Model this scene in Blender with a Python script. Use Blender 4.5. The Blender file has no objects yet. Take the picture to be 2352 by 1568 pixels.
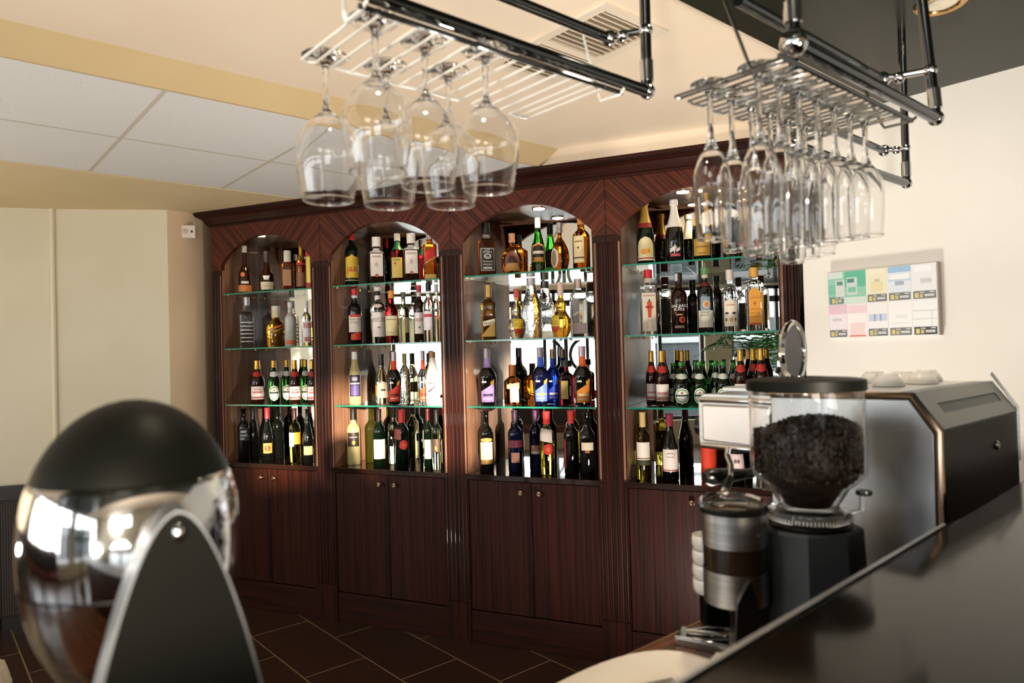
import bpy, bmesh, math, random
from mathutils import Vector, Matrix
PI = math.pi
random.seed(7)
# ------------------------------------------------------------------ camera model (floor z = 0, camera over the bar)
W, H = 2352, 1568
F = 1618.62
YAW, PIT, ROL = -.861252, .01326, -.026172
CZ = 1.43
fw = Vector((math.sin(YAW)*math.cos(PIT), math.cos(YAW)*math.cos(PIT), math.sin(PIT)))
r0 = Vector((math.cos(YAW), -math.sin(YAW), 0)); u0 = r0.cross(fw)
rt = math.cos(ROL)*r0 + math.sin(ROL)*u0
up = -math.sin(ROL)*r0 + math.cos(ROL)*u0
CAM = Vector((0, 0, CZ))
def ray(x, y): return fw + rt*((x-W/2)/F) - up*((y-H/2)/F)
def at_depth(x, y, d): return CAM + ray(x, y)*d
def at_z(x, y, z):
    r = ray(x, y); return CAM + r*((z-CZ)/r.z)
def at_y(x, y, Y):
    r = ray(x, y); return CAM + r*(Y/r.y)
# the back bar stands diagonally across the corner: axes along its front (EX) and into it (NY)
TH = .457339
EX = Vector((math.cos(TH), math.sin(TH), 0)); NY = Vector((-math.sin(TH), math.cos(TH), 0))
DCAB, S0 = 3.12522, -3.24625
def cab(s, z, off=0.): return EX*(S0+s) + NY*(DCAB+off) + Vector((0, 0, z))
def at_cab(x, y, off=0.):
    r = ray(x, y); p = CAM + r*((DCAB+off)/r.dot(NY)); return p.dot(EX)-S0, p.z
# ------------------------------------------------------------------ helpers
C = bpy.context.scene.collection
def lin(c):
    if isinstance(c, str):
        c = c.lstrip('#'); c = [int(c[i:i+2], 16)/255 for i in (0, 2, 4)]
        return tuple(v/12.92 if v <= .04045 else ((v+.055)/1.055)**2.4 for v in c)
    return c
_mats = {}
def pbr(name, col, rough=.5, metal=0., trans=0., ior=1.45, coat=0., emit=None, es=0., spec=.5, aniso=0.):
    if name in _mats: return _mats[name]
    m = bpy.data.materials.new(name); m.use_nodes = True
    b = m.node_tree.nodes['Principled BSDF']
    b.inputs['Base Color'].default_value = (*lin(col), 1)
    b.inputs['Roughness'].default_value = rough; b.inputs['Metallic'].default_value = metal
    b.inputs['Transmission Weight'].default_value = trans; b.inputs['IOR'].default_value = ior
    b.inputs['Coat Weight'].default_value = coat; b.inputs['Coat Roughness'].default_value = .05
    b.inputs['Specular IOR Level'].default_value = spec
    if emit:
        b.inputs['Emission Color'].default_value = (*lin(emit), 1); b.inputs['Emission Strength'].default_value = es
    _mats[name] = m; return m
def paint(c, rough=.45, metal=0.):
    return pbr('paint_%s_%g_%g' % (str(c), rough, metal), c, rough, metal)
def nd(m, t, **kw):
    n = m.node_tree.nodes.new(t)
    for k, v in kw.items(): setattr(n, k, v)
    return n
def noise_mat(name, c1, c2, scale=(1, 1, 1), nscale=5., detail=4., rough=.5, bump=0., coat=0., lo=.35, hi=.65, coords='Object', r2=None, metal=0., spec=.5):
    m = pbr(name, c1, rough, metal, coat=coat, spec=spec); nt = m.node_tree; b = nt.nodes['Principled BSDF']
    tc = nd(m, 'ShaderNodeTexCoord'); mp = nd(m, 'ShaderNodeMapping'); mp.inputs['Scale'].default_value = scale
    nt.links.new(tc.outputs[coords], mp.inputs['Vector'])
    no = nd(m, 'ShaderNodeTexNoise'); no.inputs['Scale'].default_value = nscale; no.inputs['Detail'].default_value = detail
    nt.links.new(mp.outputs[0], no.inputs['Vector'])
    cr = nd(m, 'ShaderNodeValToRGB'); e = cr.color_ramp.elements
    e[0].position, e[1].position = lo, hi; e[0].color = (*lin(c1), 1); e[1].color = (*lin(c2), 1)
    nt.links.new(no.outputs['Fac'], cr.inputs[0]); nt.links.new(cr.outputs[0], b.inputs['Base Color'])
    if bump:
        bp = nd(m, 'ShaderNodeBump'); bp.inputs['Strength'].default_value = bump; bp.inputs['Distance'].default_value = .004
        nt.links.new(no.outputs['Fac'], bp.inputs['Height']); nt.links.new(bp.outputs[0], b.inputs['Normal'])
    if r2 is not None:
        mr = nd(m, 'ShaderNodeMapRange'); mr.inputs['To Min'].default_value = rough; mr.inputs['To Max'].default_value = r2
        nt.links.new(no.outputs['Fac'], mr.inputs[0]); nt.links.new(mr.outputs[0], b.inputs['Roughness'])
    return m

class MB:
    """collects shapes into ONE mesh object; every face keeps its material"""
    def __init__(s): s.v = []; s.f = []; s.m = []; s.mats = []
    def mi(s, mat):
        if mat not in s.mats: s.mats.append(mat)
        return s.mats.index(mat)
    def add(s, vs, fs, mat):
        b = len(s.v); k = s.mi(mat); s.v += [tuple(v) for v in vs]
        for f in fs: s.f.append(tuple(b+i for i in f)); s.m.append(k)
        return s
    def box(s, a, b, mat):
        x0, y0, z0 = a; x1, y1, z1 = b
        vs = [(x0, y0, z0), (x1, y0, z0), (x1, y1, z0), (x0, y1, z0), (x0, y0, z1), (x1, y0, z1), (x1, y1, z1), (x0, y1, z1)]
        return s.add(vs, [(3, 2, 1, 0), (4, 5, 6, 7), (0, 1, 5, 4), (1, 2, 6, 5), (2, 3, 7, 6), (3, 0, 4, 7)], mat)
    def prism(s, poly, vec, mat, cap=True):
        """closed polygon (3D points) extruded by vec"""
        n = len(poly); vec = Vector(vec); p = [Vector(q) for q in poly]
        vs = p + [q+vec for q in p]
        fs = [(i, (i+1) % n, n+(i+1) % n, n+i) for i in range(n)]
        if cap: fs += [tuple(reversed(range(n))), tuple(range(n, 2*n))]
        return s.add(vs, fs, mat)
    def lathe(s, prof, mat, seg=24, c=(0, 0, 0), close=True, n=None, rot=0.):
        vs = []; fs = []
        for (r, z) in prof:
            for k in range(seg):
                a = 2*PI*k/seg+rot
                q = 1. if n is None else (abs(math.cos(a))**n+abs(math.sin(a))**n)**(-1./n)
                vs.append((c[0]+r*q*math.cos(a), c[1]+r*q*math.sin(a), c[2]+z))
        for i in range(len(prof)-1):
            for k in range(seg):
                a, b = i*seg+k, i*seg+(k+1) % seg
                fs.append((a, b, b+seg, a+seg))
        if close:
            fs.append(tuple(reversed(range(seg)))); m_ = (len(prof)-1)*seg; fs.append(tuple(range(m_, m_+seg)))
        return s.add(vs, fs, mat)
    def tube(s, pts, r, mat, seg=10, cap=True):
        pts = [Vector(p) for p in pts]; vs = []; fs = []; prev = None
        for i, p in enumerate(pts):
            d = (pts[min(i+1, len(pts)-1)]-pts[max(i-1, 0)]).normalized()
            if prev is None:
                a = Vector((0, 0, 1)) if abs(d.z) < .9 else Vector((1, 0, 0)); x = d.cross(a).normalized()
            else: x = (prev-d*prev.dot(d)).normalized()
            prev = x; y = d.cross(x); rr = r[i] if isinstance(r, (list, tuple)) else r
            for k in range(seg):
                t = 2*PI*k/seg; vs.append(p+(x*math.cos(t)+y*math.sin(t))*rr)
        for i in range(len(pts)-1):
            for k in range(seg):
                a, b = i*seg+k, i*seg+(k+1) % seg; fs.append((a, b, b+seg, a+seg))
        if cap: fs.append(tuple(reversed(range(seg)))); n = (len(pts)-1)*seg; fs.append(tuple(range(n, n+seg)))
        return s.add(vs, fs, mat)
    def ball(s, c, r, mat, seg=16, rings=10, sc=(1, 1, 1)):
        vs = [(c[0], c[1], c[2]-r*sc[2])]; fs = []
        for i in range(1, rings):
            t = -PI/2+PI*i/rings
            for k in range(seg):
                a = 2*PI*k/seg; vs.append((c[0]+r*sc[0]*math.cos(t)*math.cos(a), c[1]+r*sc[1]*math.cos(t)*math.sin(a), c[2]+r*sc[2]*math.sin(t)))
        vs.append((c[0], c[1], c[2]+r*sc[2])); top = len(vs)-1
        for k in range(seg): fs.append((0, 1+(k+1) % seg, 1+k)); fs.append((top, top-seg+k, top-seg+(k+1) % seg))
        for i in range(rings-2):
            for k in range(seg):
                a, b = 1+i*seg+k, 1+i*seg+(k+1) % seg; fs.append((a, b, b+seg, a+seg))
        return s.add(vs, fs, mat)
    def build(s, name, parent=None, smooth=True, ang=35, bevel=0., loc=None, rz=None, fix=True):
        me = bpy.data.meshes.new(name); me.from_pydata(s.v, [], s.f)
        for m in s.mats: me.materials.append(m)
        me.polygons.foreach_set('material_index', s.m)
        if fix:
            bm = bmesh.new(); bm.from_mesh(me); bmesh.ops.recalc_face_normals(bm, faces=bm.faces); bm.to_mesh(me); bm.free()
        if smooth: me.shade_smooth(); me.set_sharp_from_angle(angle=math.radians(ang))
        me.update()
        o = bpy.data.objects.new(name, me); C.objects.link(o)
        if parent is not None: o.parent = parent
        if loc is not None: o.location = loc
        if rz is not None: o.rotation_euler.z = rz
        if bevel:
            b = o.modifiers.new('bevel', 'BEVEL'); b.width = bevel; b.segments = 2; b.limit_method = 'ANGLE'
        return o
def tag(o, label, cat, group=None, kind=None):
    o['label'] = label; o['category'] = cat
    if group: o['group'] = group
    if kind: o['kind'] = kind
    return o
def thing(name, label, cat, loc=(0, 0, 0), rz=0., group=None):
    o = bpy.data.objects.new(name, None); C.objects.link(o); o.location = loc; o.rotation_euler.z = rz
    return tag(o, label, cat, group)
def struct(o, label=None):
    o['kind'] = 'structure'
    if label: o['label'] = label
    return o
def copy_tree(o, loc, label):
    r = o.copy(); C.objects.link(r); r.location = loc; r['label'] = label
    for ch in list(o.children):
        c = ch.copy(); C.objects.link(c); c.parent = r
    return r
_dg = None
def text_tris(body, size):
    cu = bpy.data.curves.new('t', 'FONT'); cu.body = body; cu.size = 1.; cu.align_x = 'CENTER'; cu.resolution_u = 3
    o = bpy.data.objects.new('t', cu); C.objects.link(o)
    dg = bpy.context.evaluated_depsgraph_get(); me = o.evaluated_get(dg).to_mesh()
    vs = [(v.co.x*size, v.co.y*size) for v in me.vertices]; fs = [tuple(p.vertices) for p in me.polygons]
    o.evaluated_get(dg).to_mesh_clear(); bpy.data.objects.remove(o); bpy.data.curves.remove(cu)
    return vs, fs

# ------------------------------------------------------------------ materials
def wood(name, c1, c2, scale, rough=.42, coat=.06):
    return noise_mat(name, c1, c2, scale, 1., 3., rough, .0, coat, .3, .72, spec=.18)
WOOD = wood('dark_wenge_veneer', '#130704', '#3c180d', (110, 110, 1.6))
WOODH = wood('dark_wenge_across', '#130704', '#3c180d', (1.5, 120, 120))
WOODIN = wood('inner_wood_panel', '#745340', '#a0765c', (60, 90, 2.), .3, .15)
LEDGE = wood('polished_dark_ledge', '#1a0f0b', '#2d1a13', (2, 90, 90), .06, .6)
# book-matched veneer that runs in a V about the middle of each arch
ARCHW = pbr('arch_veneer', '#2a140d', .42, coat=.03, spec=.2)
def _arch():
    nt = ARCHW.node_tree; b = nt.nodes['Principled BSDF']
    tc = nd(ARCHW, 'ShaderNodeTexCoord'); sp = nd(ARCHW, 'ShaderNodeSeparateXYZ'); nt.links.new(tc.outputs['Object'], sp.inputs[0])
    ab = nd(ARCHW, 'ShaderNodeMath', operation='ABSOLUTE'); nt.links.new(sp.outputs['X'], ab.inputs[0])
    su = nd(ARCHW, 'ShaderNodeMath', operation='SUBTRACT'); nt.links.new(ab.outputs[0], su.inputs[0]); nt.links.new(sp.outputs['Z'], su.inputs[1])
    ad = nd(ARCHW, 'ShaderNodeMath', operation='ADD'); nt.links.new(ab.outputs[0], ad.inputs[0]); nt.links.new(sp.outputs['Z'], ad.inputs[1])
    cb = nd(ARCHW, 'ShaderNodeCombineXYZ'); nt.links.new(su.outputs[0], cb.inputs['X']); nt.links.new(ad.outputs[0], cb.inputs['Y'])
    mp = nd(ARCHW, 'ShaderNodeMapping'); mp.inputs['Scale'].default_value = (85, 1.5, 1); nt.links.new(cb.outputs[0], mp.inputs['Vector'])
    no = nd(ARCHW, 'ShaderNodeTexNoise'); no.inputs['Scale'].default_value = 1.; no.inputs['Detail'].default_value = 3; nt.links.new(mp.outputs[0], no.inputs['Vector'])
    cr = nd(ARCHW, 'ShaderNodeValToRGB'); e = cr.color_ramp.elements; e[0].position, e[1].position = .35, .62
    e[0].color = (*lin('#26100a'), 1); e[1].color = (*lin('#5e2c1b'), 1)
    nt.links.new(no.outputs['Fac'], cr.inputs[0]); nt.links.new(cr.outputs[0], b.inputs['Base Color'])
_arch()
PLASTER = noise_mat('peach_plaster', '#eedcc4', '#f1e0ca', nscale=3, rough=.75)
CREAM = noise_mat('cream_wall_paint', '#dcd3b8', '#e0d7be', nscale=3, rough=.6)
OFFWHITE = noise_mat('off_white_wall_paint', '#ebe7de', '#eeeae2', nscale=3, rough=.5)
TAN = noise_mat('tan_plaster', '#c8b084', '#ccb58b', nscale=3, rough=.75)
TANW = noise_mat('glossy_beige_paint', '#e4cba8', '#e8d0b0', nscale=3, rough=.28)
DARKCEIL = noise_mat('dark_lacquered_soffit', '#26271f', '#2b2c24', nscale=6, rough=.22)
MIRROR = pbr('mirror_silver', '#e9ebe6', .0, 1.)
CHROME = pbr('chrome', '#d8d8d8', .06, 1.)
DCHROME = pbr('dark_reflection_chrome', '#6c6f72', .08, 1.)  # chrome colour darkened to stand for the dark soffit it reflects
STEEL = noise_mat('brushed_steel', '#b4b4b2', '#cccbc8', (3, 3, 120), 2., 3., .24, 0, 0, r2=.38, metal=1.)
STEELG = noise_mat('smudged_steel', '#a9abac', '#c4c5c5', (5, 5, 5), 1.6, 5., .26, 0, 0, r2=.50, metal=1.)
WIRE = pbr('white_wire', '#e8e6e0', .3, .2)
BLACKP = pbr('black_plastic', '#101110', .25)
BLACKS = pbr('black_satin', '#060705', .45, spec=.1)
BLACKG = pbr('black_gloss', '#0a0b0b', .06, coat=.6)
GREYM = noise_mat('speckled_grey_enamel', '#33373a', '#3f4447', nscale=600, rough=.55)
GLASS = pbr('clear_glass', '#ffffff', .0, 0, 1., 1.45)
PLASTICC = pbr('clear_hopper_plastic', '#fbfbfa', .0, 0, 1., 1.3)
SHELFG = pbr('shelf_glass', '#e2f4ec', .0, 0, 1., 1.45)
SHELFE = pbr('green_glass_edge', '#1f7a62', .12, 0, 0., 1.5, coat=.5)
GOLD = pbr('gold_metal', '#d9a94a', .25, 1.)
KNOB = pbr('pale_brass', '#e2c4a0', .12, 1.)
BRASS = pbr('polished_brass', '#c99d62', .14, 1.)
WHITEC = pbr('white_porcelain', '#efece6', .18, coat=.3)
WARM = pbr('warm_lamp_disc', '#fff4dc', .4, emit='#ffe9c4', es=14.)
GLM = {
 'clear': pbr('bottle_clear', '#f6f8f7', .0, 0, 1., 1.38), 'amber': pbr('bottle_amber', '#d0701c', .0, 0, 1., 1.38),
 'red': pbr('bottle_red', '#a3161c', .0, 0, 1., 1.38), 'gold': pbr('bottle_gold', '#f0b23a', .0, 0, 1., 1.38),
 'green': pbr('bottle_green', '#2f7a26', .0, 0, 1., 1.4), 'dkgreen': pbr('bottle_dark_green', '#07150a', .03, 0, .06, 1.45),
 'dark': pbr('bottle_near_black', '#0b0c0a', .04, coat=.4), 'brown': pbr('bottle_dark_brown', '#2a0f06', .04, 0, .35, 1.45),
 'blue': pbr('bottle_blue', '#1a3fd0', .0, 0, .9, 1.4), 'dkblue': pbr('bottle_dark_blue', '#0c1030', .03, 0, .3, 1.45),
 'yellow': pbr('bottle_yellow_wine', '#efd75a', .0, 0, 1., 1.38), 'pale': pbr('bottle_pale', '#e9efd2', .0, 0, 1., 1.38),
 'frost': pbr('bottle_frosted', '#d5d3cc', .35, 0, .35, 1.3), 'frosty': pbr('bottle_frosted_yellow', '#d9c88e', .3, 0, .4, 1.3),
 'white': pbr('bottle_white', '#dedbd6', .3), 'olive': pbr('bottle_olive', '#55521c', .02, 0, .7, 1.4),
 'texture': noise_mat('bottle_textured_clear', '#f4f6f5', '#f4f6f5', nscale=90, detail=1, rough=0., bump=.9),
}
_b = GLM['texture'].node_tree.nodes['Principled BSDF']; _b.inputs['Transmission Weight'].default_value = 1.; _b.inputs['IOR'].default_value = 1.38

# ------------------------------------------------------------------ the room
ZM, ZD, ZS = CZ+.925, CZ+.858, CZ+.895      # main ceiling, lowered ceiling, dark soffit over the bar
XB, XC = -2.38, -3.635                      # edges of the strip of ceiling tiles
YW, YF, XR = 2.80, -4.0, 3.3                # wall behind the coffee machine, window walls
# floor with dark tiles
FLOOR = pbr('dark_floor_tiles', '#2a1a12', .3)
def _floor():
    nt = FLOOR.node_tree; b = nt.nodes['Principled BSDF']
    tc = nd(FLOOR, 'ShaderNodeTexCoord'); mp = nd(FLOOR, 'ShaderNodeMapping'); mp.inputs['Location'].default_value = (-.13, .202, 0)
    nt.links.new(tc.outputs['Object'], mp.inputs[0])
    br = nd(FLOOR, 'ShaderNodeTexBrick'); br.offset = .5; br.inputs['Scale'].default_value = 1.; br.inputs['Mortar Size'].default_value = .0035
    br.inputs['Brick Width'].default_value = .63; br.inputs['Row Height'].default_value = .305; br.inputs['Mortar Smooth'].default_value = .1
    br.inputs['Color1'].default_value = (*lin('#3a2519'), 1); br.inputs['Color2'].default_value = (*lin('#332015'), 1); br.inputs['Mortar'].default_value = (*lin('#8a7458'), 1)
    nt.links.new(mp.outputs[0], br.inputs['Vector']); nt.links.new(br.outputs['Color'], b.inputs['Base Color'])
_floor()
struct(MB().box((-5.2, -4.3, -.1), (3.6, 3.6, 0), FLOOR).build('floor'))
struct(MB().box((XB+.08, -4.3, ZM), (3.6, 3.6, ZM+.1), PLASTER).build('ceiling'))
TILES = pbr('mineral_ceiling_tiles', '#e4ddd4', .85)
def _tiles():
    nt = TILES.node_tree; b = nt.nodes['Principled BSDF']
    tc = nd(TILES, 'ShaderNodeTexCoord'); mp = nd(TILES, 'ShaderNodeMapping'); mp.inputs['Location'].default_value = (3.635, -.052, 0)
    nt.links.new(tc.outputs['Object'], mp.inputs[0])
    br = nd(TILES, 'ShaderNodeTexBrick'); br.offset = 0.; br.inputs['Scale'].default_value = 1.; br.inputs['Mortar Size'].default_value = .008
    br.inputs['Brick Width'].default_value = .619; br.inputs['Row Height'].default_value = .582; br.inputs['Mortar Smooth'].default_value = .05
    br.inputs['Color1'].default_value = (*lin('#e6e6e6'), 1); br.inputs['Color2'].default_value = (*lin('#e2e1e0'), 1); br.inputs['Mortar'].default_value = (*lin('#cbc4b6'), 1)
    nt.links.new(mp.outputs[0], br.inputs['Vector'])
    no = nd(TILES, 'ShaderNodeTexNoise'); no.inputs['Scale'].default_value = 160; no.inputs['Detail'].default_value = 2; nt.links.new(tc.outputs['Object'], no.inputs['Vector'])
    cr = nd(TILES, 'ShaderNodeValToRGB'); e = cr.color_ramp.elements; e[0].position, e[1].position = .30, .36; e[0].color = (.72, .71, .69, 1); e[1].color = (1, 1, 1, 1)
    nt.links.new(no.outputs['Fac'], cr.inputs[0])
    mx = nd(TILES, 'ShaderNodeMix', data_type='RGBA', blend_type='MULTIPLY'); mx.inputs['Factor'].default_value = 1.
    nt.links.new(br.outputs['Color'], mx.inputs['A']); nt.links.new(cr.outputs[0], mx.inputs['B']); nt.links.new(mx.outputs['Result'], b.inputs['Base Color'])
    bp = nd(TILES, 'ShaderNodeBump'); bp.inputs['Strength'].default_value = .35; bp.inputs['Distance'].default_value = .003
    nt.links.new(br.outputs['Fac'], bp.inputs['Height']); bp.invert = True; nt.links.new(bp.outputs[0], b.inputs['Normal'])
_tiles()
m = MB(); m.box((XC, -4.3, ZD), (XB-.012, 3.6, ZD+.05), TILES); m.prism([(XB-.012, -4.3, ZD-.004), (XB, -4.3, ZD-.004), (XB+.08, -4.3, ZM), (XB+.08, -4.3, ZM+.1), (XB-.012, -4.3, ZM+.1)], (0, 7.9, 0), TAN)
struct(m.build('ceiling_tiled_strip'))
struct(MB().box((-5.2, -4.3, ZD-.003), (XC, 3.6, ZD+.05), noise_mat('light_tan_plaster', '#e2cda2', '#e6d2aa', nscale=3, rough=.75)).build('ceiling_side_strip'))
# dark soffit over the bar
struct(MB().box((-1.078, -4., ZS), (1.6, YW, ZM), DARKCEIL).build('ceiling_bar_soffit'))
for mm in (DARKCEIL,): mm.node_tree.nodes['Principled BSDF'].inputs['IOR'].default_value = 1.2
# walls
poly = [(-4.72, -4.), (-4.72, .372), (-4.618, .624), (-4.314, 1.134)]
m = MB(); n = len(poly)
vs = [(x, y, 0) for x, y in poly] + [(x, y, ZD) for x, y in poly]
m.add(vs, [(i, i+1, n+i+1, n+i) for i in range(n-1)], CREAM)
struct(m.build('wall_left', ang=10, fix=False))
curve = [(-4.314, 1.134), (-4.322, 1.20), (-4.345, 1.276), (-4.40, 1.36), (-4.47, 1.43), (-4.56, 1.50), (-4.75, 1.6)]
n = len(curve)
vs = [(x, y, 0) for x, y in curve] + [(x, y, ZD) for x, y in curve]
struct(MB().add(vs, [(i, i+1, n+i+1, n+i) for i in range(n-1)], TANW).build('wall_corner', fix=False))
struct(MB().add([(-4.75, 1.6, 0), (-4.75, 3.4, 0), (-1.41, 3.4, 0), (-1.41, 2.8, 0), (-4.75, 1.6, ZM), (-4.75, 3.4, ZM), (-1.41, 3.4, ZM), (-1.41, 2.8, ZM)],
                [(0, 1, 5, 4), (1, 2, 6, 5), (2, 3, 7, 6)], CREAM).build('wall_back', fix=False))
struct(MB().add([(-1.412, YW, 0), (3.4, YW, 0), (3.4, YW, ZM), (-1.412, YW, ZM)], [(0, 1, 2, 3)], OFFWHITE).build('wall_right', fix=False))
struct(MB().lathe([(.013, .78), (.013, ZD-.003)], paint('#e9e0c6', .5), 10, (-4.612, .618, 0)).build('trim_3'))
# window wall behind the camera: openings between posts, sill and lintel
SILL, HEAD = .36, 2.30
SILLS = 1.70
def window_wall(name, along, fixed, thick, a0, a1, openings, mat):
    m = MB(); SILL = globals()['SILL'] if along == 'x' else SILLS
    def bx(u0, u1, z0, z1):
        if along == 'x': m.box((u0, fixed-thick, z0), (u1, fixed, z1), mat)
        else: m.box((fixed, u0, z0), (fixed+thick, u1, z1), mat)
    bx(a0, a1, 0, SILL); bx(a0, a1, HEAD, ZM+.02)
    e = [a0] + [q for o in openings for q in o] + [a1]
    for i in range(0, len(e), 2):
        if e[i+1] > e[i]: bx(e[i], e[i+1], SILL, HEAD)
    return struct(m.build(name))
OPX = [(-4.2, -2.75), (-2.6, -1.1), (-.95, .35), (.75, 2.9)]
OPY = [(-2.85, -1.9), (-1.8, -.95)]
window_wall('wall_front', 'x', YF, .2, -4.92, XR+.2, OPX, CREAM)
window_wall('wall_street_side', 'y', XR, .2, YF, YW, OPY, CREAM)
PANE = bpy.data.materials.new('window_pane'); PANE.use_nodes = True
nt = PANE.node_tree; nt.nodes.clear(); o_ = nt.nodes.new('ShaderNodeOutputMaterial'); mx = nt.nodes.new('ShaderNodeMixShader'); tr = nt.nodes.new('ShaderNodeBsdfTransparent'); gl = nt.nodes.new('ShaderNodeBsdfGlossy')
gl.inputs['Roughness'].default_value = 0; mx.inputs[0].default_value = .06
nt.links.new(tr.outputs[0], mx.inputs[1]); nt.links.new(gl.outputs[0], mx.inputs[2]); nt.links.new(mx.outputs[0], o_.inputs[0])
FRAME = paint('#26282a', .4)
def window(i, along, fixed, u0, u1, ndiv):
    m = MB(); t = .05; SILL = globals()['SILL'] if along == 'x' else SILLS
    def bx(a0, a1, z0, z1, w=.03):
        if along == 'x': m.box((a0, fixed-.1-w, z0), (a1, fixed-.1+w, z1), FRAME)
        else: m.box((fixed+.1-w, a0, z0), (fixed+.1+w, a1, z1), FRAME)
    bx(u0, u0+t, SILL, HEAD); bx(u1-t, u1, SILL, HEAD); bx(u0, u1, SILL, SILL+t); bx(u0, u1, HEAD-t, HEAD)
    bx(u0, u1, 2.06, 2.15) if along == 'x' else None
    for k in range(1, ndiv): c = u0+(u1-u0)*k/ndiv; bx(c-.025, c+.025, SILL, HEAD)
    f = struct(m.build('window_%d' % i, smooth=False))
    if along == 'x': q = [(u0, fixed-.1, SILL), (u1, fixed-.1, SILL), (u1, fixed-.1, HEAD), (u0, fixed-.1, HEAD)]
    else: q = [(fixed+.1, u0, SILL), (fixed+.1, u1, SILL), (fixed+.1, u1, HEAD), (fixed+.1, u0, HEAD)]
    MB().add(q, [(0, 1, 2, 3)], PANE).build('pane', f, fix=False)
    # daylight portal in the opening
    li = bpy.data.lights.new('window_daylight', 'AREA'); li.shape = 'RECTANGLE'; li.size = u1-u0; li.size_y = HEAD-SILL; li.cycles.is_portal = True
    lo = bpy.data.objects.new('window_daylight', li); C.objects.link(lo)
    mid = (u0+u1)/2; zc = (SILL+HEAD)/2
    if along == 'x': lo.location = (mid, fixed-.16, zc); lo.rotation_euler = (PI/2, 0, 0); lo.rotation_euler = (-PI/2, 0, PI)
    else: lo.location = (fixed+.16, mid, zc); lo.rotation_euler = (PI/2, 0, PI/2)
    d = Vector((0, 1, 0)) if along == 'x' else Vector((-1, 0, 0))
    lo.rotation_euler = d.to_track_quat('-Z', 'Z' if along == 'x' else 'Z').to_euler()
k = 1
for a, b in OPX: window(k, 'x', YF, a, b, 2 if b-a < 1.8 else 3); k += 1
for a, b in OPY: window(k, 'y', XR, a, b, 2); k += 1
FAC = noise_mat('dark_street_facade', '#2c3138', '#3a4048', nscale=1.5, rough=.6)
m = MB(); m.box((-.4, -7.2, 0), (4.5, -7., 1.95), FAC); m.box((.25, -7.0, 0), (.36, -6.9, 1.95), paint('#d8dadc', .5)); m.box((-.4, -7.0, 1.5), (4.5, -6.96, 1.62), paint('#8f9498', .5)); m.box((-6, -9, -.12), (6, -4.2, -.02), paint('#8f8d88', .8))
struct(m.build('exterior_facade', smooth=False))
# wainscot on the left wall
MESHM = pbr('woven_dark_wainscot', '#2a2018', .5)
def _mesh():
    nt = MESHM.node_tree; b = nt.nodes['Principled BSDF']; tc = nd(MESHM, 'ShaderNodeTexCoord')
    mp = nd(MESHM, 'ShaderNodeMapping'); mp.inputs['Rotation'].default_value = (0, PI/2, 0); nt.links.new(tc.outputs['Object'], mp.inputs[0])
    sp = nd(MESHM, 'ShaderNodeSeparateXYZ'); nt.links.new(tc.outputs['Object'], sp.inputs[0])
    def saw(sock):
        mu = nd(MESHM, 'ShaderNodeMath', operation='MULTIPLY'); mu.inputs[1].default_value = 2*PI/.011; nt.links.new(sock, mu.inputs[0])
        si = nd(MESHM, 'ShaderNodeMath', operation='SINE'); nt.links.new(mu.outputs[0], si.inputs[0]); return si.outputs[0]
    mi = nd(MESHM, 'ShaderNodeMath', operation='MINIMUM'); nt.links.new(saw(sp.outputs['Y']), mi.inputs[0]); nt.links.new(saw(sp.outputs['Z']), mi.inputs[1])
    cr = nd(MESHM, 'ShaderNodeValToRGB'); e = cr.color_ramp.elements; e[0].position, e[1].position = .1, .3; e[0].color = (*lin('#120d09'), 1); e[1].color = (*lin('#6b5036'), 1)
    nt.links.new(mi.outputs[0], cr.inputs[0]); nt.links.new(cr.outputs[0], b.inputs['Base Color'])
_mesh()
m = MB(); pl = [(-4.70, -4.), (-4.70, .372), (-4.598, .624), (-4.30, 1.12)]; n = 4
m.add([(x, y, .06) for x, y in pl]+[(x, y, .70) for x, y in pl], [(i, i+1, n+i+1, n+i) for i in range(3)], MESHM)
struct(m.build('wall_left_wainscot', fix=False, ang=5))
for nm, z0, z1, d in (('trim_1', .70, .775, .03), ('baseboard_left', 0, .07, .012)):
    m = MB()
    for (xa, ya), (xb, yb) in zip(pl[:-1], pl[1:]):
        e = Vector((xb-xa, yb-ya, 0)).normalized(); nn = Vector((e.y, -e.x, 0))*d
        m.prism([(xa, ya, z0), (xb, yb, z0), (xb+nn.x, yb+nn.y, z0), (xa+nn.x, ya+nn.y, z0)], (0, 0, z1-z0), paint('#241a12', .3))
    struct(m.build(nm, smooth=False))

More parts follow.
